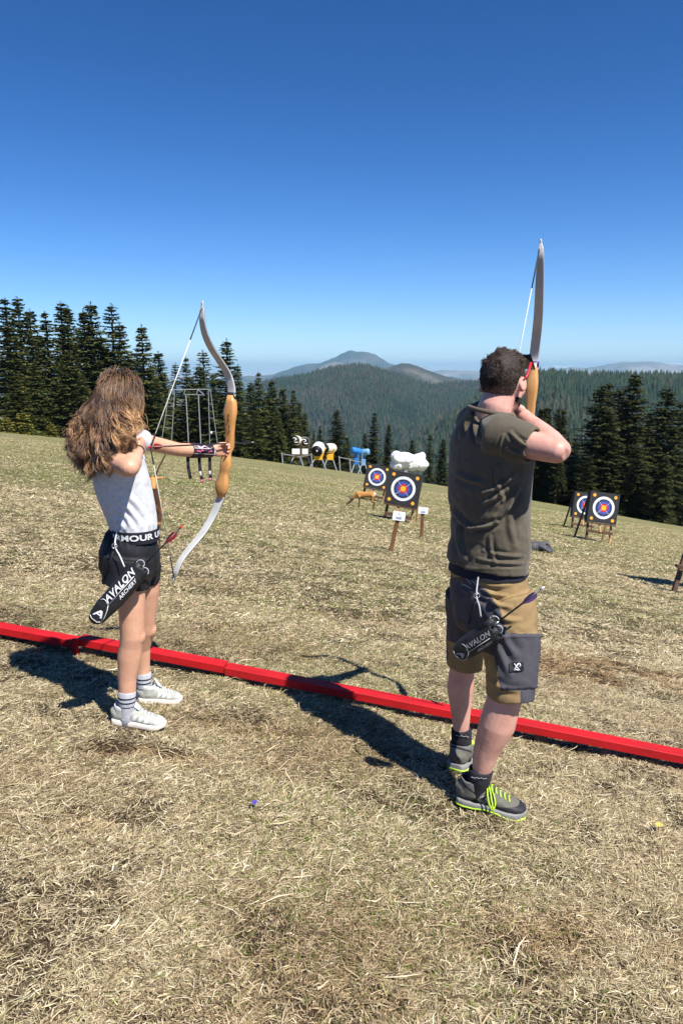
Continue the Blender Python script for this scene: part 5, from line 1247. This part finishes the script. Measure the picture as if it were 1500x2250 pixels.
def mleg(q, r, lat, bias):
    b = Vector(bias)
    return [loft([(q[0], r[0], r[0], lat), (q[1], r[1], r[1], lat), (q[2].lerp(q[1], .2), r[2] * 1.04, r[2] * 1.04, lat), (q[2], r[2], r[2], lat), (q[2].lerp(q[3], .45) + b * .5, r[3] * .95, r[3] * .97, lat), (q[3] + b, r[3], r[3] * 1.06, lat), (q[3].lerp(q[4], .5) + b * .7, (r[3] + r[4]) / 2 * 1.02, (r[3] + r[4]) / 2 * 1.06, lat), (q[4], r[4], r[4] * 1.1, lat), (q[4].lerp(q[5], .5), r[5] * 1.02, r[5] * 1.1, lat), (q[5], r[5], r[5] * 1.25, lat)], 24)]
body += mleg(mN, [.050, .066, .060, .0665, .046, .034], mS, (-.004, -.002, 0)); body += mleg(mFr, [.060, .060, .056, .0545, .038, .029], mS, (-.003, 0, 0))
mb = remesh(body, .0048, 5, .5)
def mskin(co):
    x, y = pix(co); return fbm3(co, 18, 3) * .003
fold_disp(mb, mskin); ob("body", mb, m_skin_m, mn)
for e in meyes: part("eye", e, m_eye, mn)
for sg in (-1, 1): part("eyebrow", tube([mL(.101, .018 * sg, .024), mL(.100, .035 * sg, .030), mL(.087, .052 * sg, .024)], [.003, .0045, .002], 6), m_lash, mn)

# beard shadow and short hair as strands
mh = mhc; fdv, sdv, upv = [np.array(v) for v in mA]; hcv = np.array(mhc); KK = .98
r = np.random.default_rng(8); N = 15000
dirs = r.normal(size=(N * 4, 3)); dirs /= np.linalg.norm(dirs, axis=1, keepdims=True)
ff = dirs @ fdv; uu = dirs @ upv; ss = dirs @ sdv
line = np.where(ff < -.15, -.86, np.where(ff < .25, -.50 + np.clip(ff, -.15, .25) * 2.2, .62 - 0 * ff))
# keep clear of the ears
ear = (np.abs(ff + .0) < .26) & (uu < .06) & (np.abs(ss) > .6)
ok = (uu > line) & (ff < .80) & ~((ff > .25) & (uu < .42 + .2 * ff)) & ~ear
dirs = dirs[ok][:N]; N = len(dirs); ff = dirs @ fdv; uu = dirs @ upv; ss = dirs @ sdv
rootp = hcv + KK * (fdv * (ff * .098 - .012)[:, None] + sdv * (ss * .077)[:, None] + upv * (uu * .098 + .025)[:, None])
low = uu < -.35
rootp[low] += (np.array([0, 0, 0.]) + upv * -.002)
fade = np.clip((uu + .75) / .9, .12, 1)
ln = (.005 + .013 * np.clip((uu + .1) * 1.2, .1, 1)) * (.6 + .7 * r.random(N)) * np.clip(fade * 1.3, .25, 1)
down = -upv[None, :] * (1 - np.clip(uu, 0, 1))[:, None] + fdv[None, :] * (np.clip(uu, 0, 1) * .7)[:, None]
wh = np.stack([vn(dirs[:, 0] * 5 + 9, dirs[:, 2] * 5, 2) - .5, vn(dirs[:, 1] * 5, dirs[:, 2] * 5 + 3, 4) - .5, vn(dirs[:, 0] * 5, dirs[:, 1] * 5 + 7, 6) - .5], 1) * 1.6
dv = down * 1.1 + dirs * .35 + wh * .75 + r.normal(0, .12, (N, 3)); dv /= np.linalg.norm(dv, axis=1, keepdims=True)
M_ = 6; tt = np.linspace(0, 1, M_)[None, :, None]
rad_out = dirs * .55
pts = rootp[:, None] + (rad_out[:, None] * tt * (1 - .5 * tt) + dv[:, None] * tt * .9) * ln[:, None, None]
colr = np.array([.045, .028, .019]) * (.6 + .9 * r.random((N, 1, 1))) * np.ones((1, M_, 1)); gr = r.random(N) < .05; colr[gr] = [.16, .14, .12]
m_mhair = tint_mat("short_dark_hair", .45, .4)
cap_d = [ellipsoid(mL(-.016, 0, .031), mA, (.097 * KK, .0775 * KK, .0975 * KK), 30, 22)]
me = remesh(cap_d, .005, 1)
co = get_co(me); d_ = (co - hcv); f_ = d_ @ fdv; u_ = d_ @ upv; s_ = d_ @ sdv
bmx = bmesh.new(); bmx.from_mesh(me); bmx.verts.ensure_lookup_table()
kill = [bmx.verts[i] for i in np.nonzero((u_ < np.interp(f_, [-.11, -.05, .0, .04, .08], [-.045, -.045, .012, .050, .090])))[0]]
bmesh.ops.delete(bmx, geom=kill, context='VERTS'); bmx.to_mesh(me); bmx.free()
mhair = ob("hair", me, mat("cropped_hair", (.022, .014, .010), (.04, .026, .018), 60, .6, .8, 90, bdist=.006), mn)
ob("strands", strand_mesh("strands", pts, np.full(N, .0015), colr), m_mhair, mhair)
# stubble along the jaw
N2 = 2600; a_ = r.random(N2); b_ = r.random(N2)
st_f = .070 - .075 * a_ ; st_u = -.10 + .055 * a_ ** .6 + .02 * b_ ; 
jp = []
for sg in (-1, 1):
    for i in range(N2 // 2):
        fq, uq = st_f[i], -.045 - .045 * r.random() * (.4 + .6 * (1 - a_[i])); base_ = mL(.022, 0, -.035)
        dirq = np.array(mA[0]) * (fq - .022) + np.array(mA[1]) * sg * .055 + np.array(mA[2]) * (uq + .035); v = dirq / np.linalg.norm(dirq)
        e = np.array([v @ fdv / .070, v @ sdv / .062, v @ upv / .082]) / KK; p0 = np.array(base_) + v / np.linalg.norm(e)
        jp.append(np.stack([p0 - v * .002, p0 + v * .003 + np.array([0, 0, -.002])]))
ob("beard", strand_mesh("beard", np.array(jp), np.full(len(jp), .0016), np.full((len(jp), 2, 3), .035) * np.array([1, .75, .6])), m_mhair, mn)

# T-shirt
m_olive = mat("olive_jersey", (.118, .098, .070), (.092, .077, .055), 30, .9, .25, 260, spec=.1, sheen=.2, bdist=.0015)
sh = [loft([(P(1078, 903, 2.815), .086, .078, mS), (P(1077, 918, YM), .125, .088, mS), (P(1077, 935, YM), .175, .102, mS), (P(1078, 960, YM), .205, .120, mS), (P(1077, 1010, YM), .205, .133, mS), (P(1075, 1070, YM), .192, .138, mS), (P(1074, 1130, YM), .182, .137, mS), (P(1075, 1190, YM), .180, .141, mS), (P(1071, 1218, YM), .182, .143, mS), (P(1068, 1240, YM), .184, .144, mS)], 36, inset=.03)]
sh += [loft([(rS.lerp(P(1078, 950, YM), .6), .085, .085), (rS, .086, .082), (rS.lerp(rE, .30), .078, .073), (rS.lerp(rE, .57), .065, .064)], 26, UP, inset=.02)]
sh += [loft([(lS.lerp(P(1078, 950, YM), .6), .080, .080), (lS, .075, .075), (lS.lerp(lE, .35), .070, .068), (lS.lerp(lE, .8), .062, .060)], 26, UP, inset=.02)]
me = remesh(sh, .0050, 7)
def man_folds(co):
    x, y = pix(co); d = np.zeros(len(co))
    F_ = ((1045, 915, 1050, 970, 6, .009), (1036, 905, 1010, 960, 6, .007), (1060, 1085, 1130, 1045, 6, .006), (1050, 1110, 1115, 1075, 6, .006), (1090, 1025, 1105, 1100, 7, .006), (1000, 1040, 1060, 1060, 8, .005), (1090, 1145, 1138, 1072, 8, .010), (1030, 1160, 1092, 1148, 6, .010), (992, 1120, 1035, 1165, 8, .008), (1000, 1150, 1020, 1230, 8, .007),
          (1105, 955, 1100, 1005, 4, .004), (1120, 950, 1168, 985, 6, .006), (1110, 985, 1165, 1003, 6, .006), (1060, 1210, 1150, 1222, 5, .004), (1050, 1228, 1155, 1238, 5, .004), (1075, 1180, 1090, 1240, 6, .004), (1120, 1120, 1130, 1200, 9, .004))
    for (x0, y0, x1, y1, w_, a) in F_:
        dx, dy = x1 - x0, y1 - y0; L2 = dx * dx + dy * dy; t = np.clip(((x - x0) * dx + (y - y0) * dy) / L2, 0, 1); bw = 7 * np.sin(np.pi * t)
        nl = math.sqrt(L2); px = x0 + dx * t - dy / nl * bw * .6; py = y0 + dy * t + dx / nl * bw * .6; dist = np.hypot(x - px, y - py)
        w2 = w_ * .72; d += 1.35 * a * (np.exp(-(dist / w2) ** 2) - .9 * np.exp(-((dist - w2 * 1.7) / w2) ** 2)) * np.sin(np.pi * np.clip(t, .05, .95)) ** .5
    d += fbm3(co, 10, 14) * .030 * np.clip((y - 930) / 60, .25, 1); d += .0025 * np.exp(-((y - 1250) / 2.5) ** 2)
    return d
fold_disp(me, man_folds); mshirt = ob("shirt", me, m_olive, mn)
cpts = [P(1078, 902, 2.81) + mS * math.cos(k * .2618) * .082 + mF * math.sin(k * .2618) * .080 + UP * (.012 * math.cos(k * .2618) - .010 * math.sin(k * .2618)) for k in range(25)]
part("collar", tube(cpts, .0085, 10), m_olive, mshirt)

# shorts
m_khaki = mat("khaki_cotton", (.31, .215, .105), (.26, .175, .085), 16, .85, .2, 220, spec=.1); m_panel = mat("charcoal_panel", (.075, .072, .085), (.058, .056, .066), 16, .75, .2, 220, spec=.2)
so = [loft([(P(1071, 1232, YM), .156, .126, mS), (P(1070, 1275, YM), .166, .137, mS), (P(1072, 1310, YM), .172, .142, mS), (P(1075, 1345, YM), .165, .140, mS), (P(1078, 1375, YM), .14, .12, mS)], 34)]
so += [loft([(P(1104, 1310, 2.735), .105, .118, mS), (P(1113, 1360, 2.72), .108, .116, mS), (P(1119, 1420, 2.69), .103, .103, mS), (P(1121, 1480, 2.66), .098, .092, mS), (P(1123, 1536, 2.64), .095, .080, mS)], 30, inset=.09)]
so += [loft([(P(1033, 1310, 2.93), .102, .10, mS), (P(1026, 1360, 2.96), .102, .082, mS), (P(1021, 1415, 2.98), .095, .072, mS), (P(1021, 1464, 2.985), .092, .066, mS)], 28, inset=.08)]
me = remesh(so, .0050, 6)
def short_folds(co):
    x, y = pix(co); d = fbm3(co, 9, 24) * .032
    for (x0, y0, x1, y1, w_, a) in ((1050, 1290, 1110, 1310, 5, .007), (1050, 1303, 1120, 1335, 6, .008), (1048, 1278, 1120, 1285, 5, .005), (1100, 1385, 1130, 1440, 8, .008), (1095, 1420, 1120, 1480, 8, .007), (1010, 1290, 1035, 1300, 5, .006), (1070, 1300, 1108, 1360, 9, .006), (1085, 1500, 1140, 1518, 6, .006), (1000, 1330, 1010, 1440, 8, .005), (1095, 1352, 1140, 1362, 6, .005)):
        dx, dy = x1 - x0, y1 - y0; L2 = dx * dx + dy * dy; t = np.clip(((x - x0) * dx + (y - y0) * dy) / L2, 0, 1)
        px = x0 + dx * t; py = y0 + dy * t + 5 * np.sin(np.pi * t); dist = np.hypot(x - px, y - py)
        d += a * (np.exp(-(dist / w_) ** 2) - .8 * np.exp(-((dist - w_ * 1.6) / w_) ** 2)) * np.sin(np.pi * np.clip(t, .05, .95)) ** .5
    # raised cargo pocket
    right = (co[:, 1] < 2.86) & (x > 1092); d += .008 * (right & (y > 1394) & (y < 1512))
    d += .003 * (np.exp(-((y - 1398) / 3) ** 2)) * right
    return d
fold_disp(me, short_folds)
mshort = ob("shorts", me, [m_khaki, m_panel], mn)
co = get_co(me)
nl_ = len(me.polygons); ctr = np.empty(nl_ * 3, np.float32); me.polygons.foreach_get("center", ctr); ctr = ctr.reshape(-1, 3); x, y = pix(ctr)
rightleg = ctr[:, 1] < 2.88 + .10 * np.clip((y - 1300) / 100, 0, 1)
# the charcoal cut follows the seam: seat and outer thigh, ending above the hem
seam = np.interp(y, [1268, 1300, 1340, 1385, 1392, 1393, 1500, 1560], [1030, 1070, 1098, 1112, 1118, 1300, 1300, 1300])
pan = (y > 1268) & (y < 1518) & (x < seam) & (x > np.interp(y, [1268, 1400, 1440, 1520], [960, 960, 1085, 1100]))
pan |= rightleg & (y >= 1515) & (x > 1143)
pan |= (~rightleg) & (y > 1285) & (y < 1452)
me.polygons.foreach_set("material_index", pan.astype(np.int32))
pocket_c = P(1132, 1396, 2.55)
part("belt", loft([(P(1071, 1236, YM), .166, .137, mS), (P(1070.5, 1254, YM), .172, .143, mS)], 48, cap=False), m_band, mshort)
# brand patch low on the pocket
pc = P(1134, 1466, 2.52)
def patch_pt(u, v, off=0):
    q = P(1134, 1466, 2.54); dirx = Vector((.93, .36, -.02)).normalized(); n_ = Vector((.33, -.93, .05)).normalized()
    a = u / .085
    return q + dirx * (math.sin(a) * .085) + UP * v + n_ * ((math.cos(a) - 1) * .085 + off)
deps = bpy.context.evaluated_depsgraph_get()
from mathutils.bvhtree import BVHTree
_bv = BVHTree.FromPolygons([tuple(v) for v in get_co(me)], [tuple(p_.vertices) for p_ in me.polygons])
def snap(px, py, off):
    o_ = Vector((0, 0, EYE)); d_ = Vector(ray(px, py)).normalized(); h_, n_, i_, l_ = _bv.ray_cast(o_, d_)
    if h_ is None: return P(px, py, 2.6)
    return h_ - d_ * off
pV = []; pF = []
NU = 12
for j in range(NU + 1):
    for i in range(NU + 1):
        pV.append(snap(1117.5 + 31 * i / NU + 2 * (j / NU), 1455 + 20.5 * j / NU + 1.5 * (.5 - i / NU) * 1.6, .005))
for j in range(NU):
    for i in range(NU): a = j * (NU + 1) + i; pF.append((a, a + 1, a + NU + 2, a + NU + 1))
pt_o = part("badge", (pV, pF), m_black_sh, mshort)
def pxstroke(pts, wd, off, m, parent, name):
    return part(name, tube([snap(a, b_, off) for a, b_ in pts], wd, 6, (0, -1, 0)), m, parent)
pxstroke([(1129, 1458), (1133, 1464), (1141, 1473)], .0022, .007, m_print, pt_o, "badge_mark")
pxstroke([(1141, 1458), (1137, 1459), (1133, 1465), (1127, 1473)], .0030, .007, m_print, pt_o, "badge_mark")
pxstroke([(1127, 1473), (1133, 1471), (1138, 1473)], .0022, .007, m_print, pt_o, "badge_mark")
pxstroke([(1141, 1458), (1143, 1462), (1139, 1466)], .0018, .007, m_print, pt_o, "badge_mark")

# belt strap with white lacing, socks, shoes
for k_, (a, b_) in enumerate((((1024, 1272), (1034, 1283)), ((1034, 1274), (1045, 1285)), ((1045, 1276), (1053, 1285)), ((1014, 1283), (1034, 1293)))):
    part("lace_mark", tube([snap(*a, .004), snap((a[0] + b_[0]) / 2, (a[1] + b_[1]) / 2 - 1, .005), snap(*b_, .004)], .0022, 6, (0, -1, 0)), m_gprint, mshort)
so_n = sock(P(1056, 1690, 2.667), P(1047, 1740, 2.675), .0435, .0385, m_blsock, mn); so_f = sock(P(1013, 1601, 3.006), P(1014, 1658, 3.01), .0415, .0400, m_blsock, mn)
def sockmarks(o, xs, y0, Yq):
    pr = [tube([P(x, y0 + .30 * (x - xs[0]) * .35, Yq), P(x + 4.2, y0 + (.30 * (x + 4.2 - xs[0])) * .35 + (1 if i % 2 else -1), Yq)], .0013, 5, (0, -1, 0)) for i, x in enumerate(xs)]
    for p_ in pr: part("sock_mark", p_, m_gprint, o)
sockmarks(so_n, [1034 + 5 * i for i in range(7)], 1708, 2.622); sockmarks(so_f, [1000 + 5 * i for i in range(6)], 1616, 2.960)
m_ms1 = mat("grey_olive_mesh", (.150, .145, .118), (.115, .110, .09), 60, .85, .3, 220); m_ms2 = mat("black_rand", (.022, .022, .028), (.03, .03, .038), 20, .6); m_ms3 = mat("grey_collar", (.19, .18, .175), (.15, .145, .14), 40, .85); m_ms4 = mat("silver_logo", (.6, .6, .6), None, 20, .4)
m_mss = mat("grey_midsole", (.26, .26, .25), (.20, .20, .19), 20, .6); m_neon = mat("neon_green", (.52, .78, .06), (.44, .68, .05), 20, .55)
MM = dict(sole=m_mss, upper=[m_ms1, m_ms2, m_ms3, m_ms4], lace=m_neon, neon=m_neon)
hN = gpt(1001, 1765); tN = gpt(1149, 1797); shoe(hN, tN, (tN - hN).length * 1.03, .104, .100, mn, MM, True)
hF = gpt(998, 1700); dF = Vector((.50, .86, 0)); tF = hF + dF * .29; tF.z = float(base_z(tF.x, tF.y)) + .012; dF = (tF - hF).normalized(); shoe(hF, hF + dF * .29, .285, .104, .100, mn, MM, True)

# sunglasses pushed up on the head
m_lens = mat("dark_lens", (.01, .012, .02), None, 5, .08, spec=.8); m_redf = mat("red_temple", (.70, .03, .06), None, 5, .35, spec=.5)
sg_ = thing('sunglasses', mL(.07, 0, .09), 'dark sunglasses with red temples pushed up on the head of the man', 'sunglasses')
ln_ = []
for k in range(13):
    a = R(-62 + 124 * k / 12); ln_.append((mL(.000 + .106 * math.cos(a) * .98, .103 * math.sin(a), .096 + .006 * math.cos(a * 3)), .031, .0022))
part("lens", loft([(p_, h_, d_, mA[2] * .8 - mA[0] * .6) for p_, h_, d_ in ln_], 12), m_lens, sg_)
for sgn in (-1, 1): part("temple_arm", tube([mL(.052, .084 * sgn, .086), mL(.02, .090 * sgn, .060), mL(-.006, .092 * sgn, .030), mL(-.020, .090 * sgn, .018)], [.005, .0045, .004, .003], 8), m_redf, sg_)

# his bow
nockM = P(1112, 918, 2.93); ym = 3.46
up_m = [P(1172, 800, ym + .01), P(1173, 780, ym + .01), P(1178, 735, ym - .03), P(1182, 690, ym - .10), P(1184, 640, ym - .17), P(1185.5, 595, ym - .22), P(1187, 560, ym - .245), P(1187, 532, ym - .235)]
lo_m = [P(1152, 1110, ym), P(1150, 1130, ym), P(1145, 1170, ym - .03), P(1140, 1215, ym - .10), P(1135, 1260, ym - .16), P(1131, 1300, ym - .20), P(1128, 1335, ym - .22), P(1127, 1362, ym - .21)]
rism = [(P(1172, 797, ym + .01), .0205, .014), (P(1171, 812, ym + .01), .0215, .020), (P(1168, 838, ym), .0240, .028), (P(1166, 862, ym), .0215, .028), (P(1165, 885, ym + .005), .0165, .022), (P(1162, 930, ym + .005), .0185, .021), (P(1160, 955, ym), .017, .020), (P(1158, 985, ym), .018, .024), (P(1156, 1020, ym), .021, .026), (P(1154, 1060, ym - .005), .024, .032), (P(1152, 1095, ym), .022, .020), (P(1152, 1112, ym), .020, .013)]
mbow = bow(up_m, rism, lo_m, nockM, mperp, maim, 'tall pale recurve bow with a blue band drawn by the man', wmax=.0215, tipw=.42, string_ends=(P(1184, 548, ym - .262), P(1126, 1350, ym - .225)))
part("blue_band", loft([(P(1172.5, 794, ym + .01), .0225, .0145, mperp), (P(1171.5, 807, ym + .01), .0228, .0165, mperp)], 20, mperp, 3), m_blueb, mbow)
quiver((1090, 1383), (1001, 1438), 2.565, .0415, 'black quiver with grey lettering hanging at the hip of the man', .0165, ((1085, 1363), (1093, 1383)), m_gprint, .027, ((1050, 1268, 2.66), (1046, 1308, 2.60), (1052, 1330, 2.575), (1056, 1356, 2.565)), 2.64)
arrow(P(1189, 1294, 2.52), P(1094, 1366, 2.545), 'arrow with purple and white vanes sticking out of the quiver of the man', m_fl_w, m_fl_p)
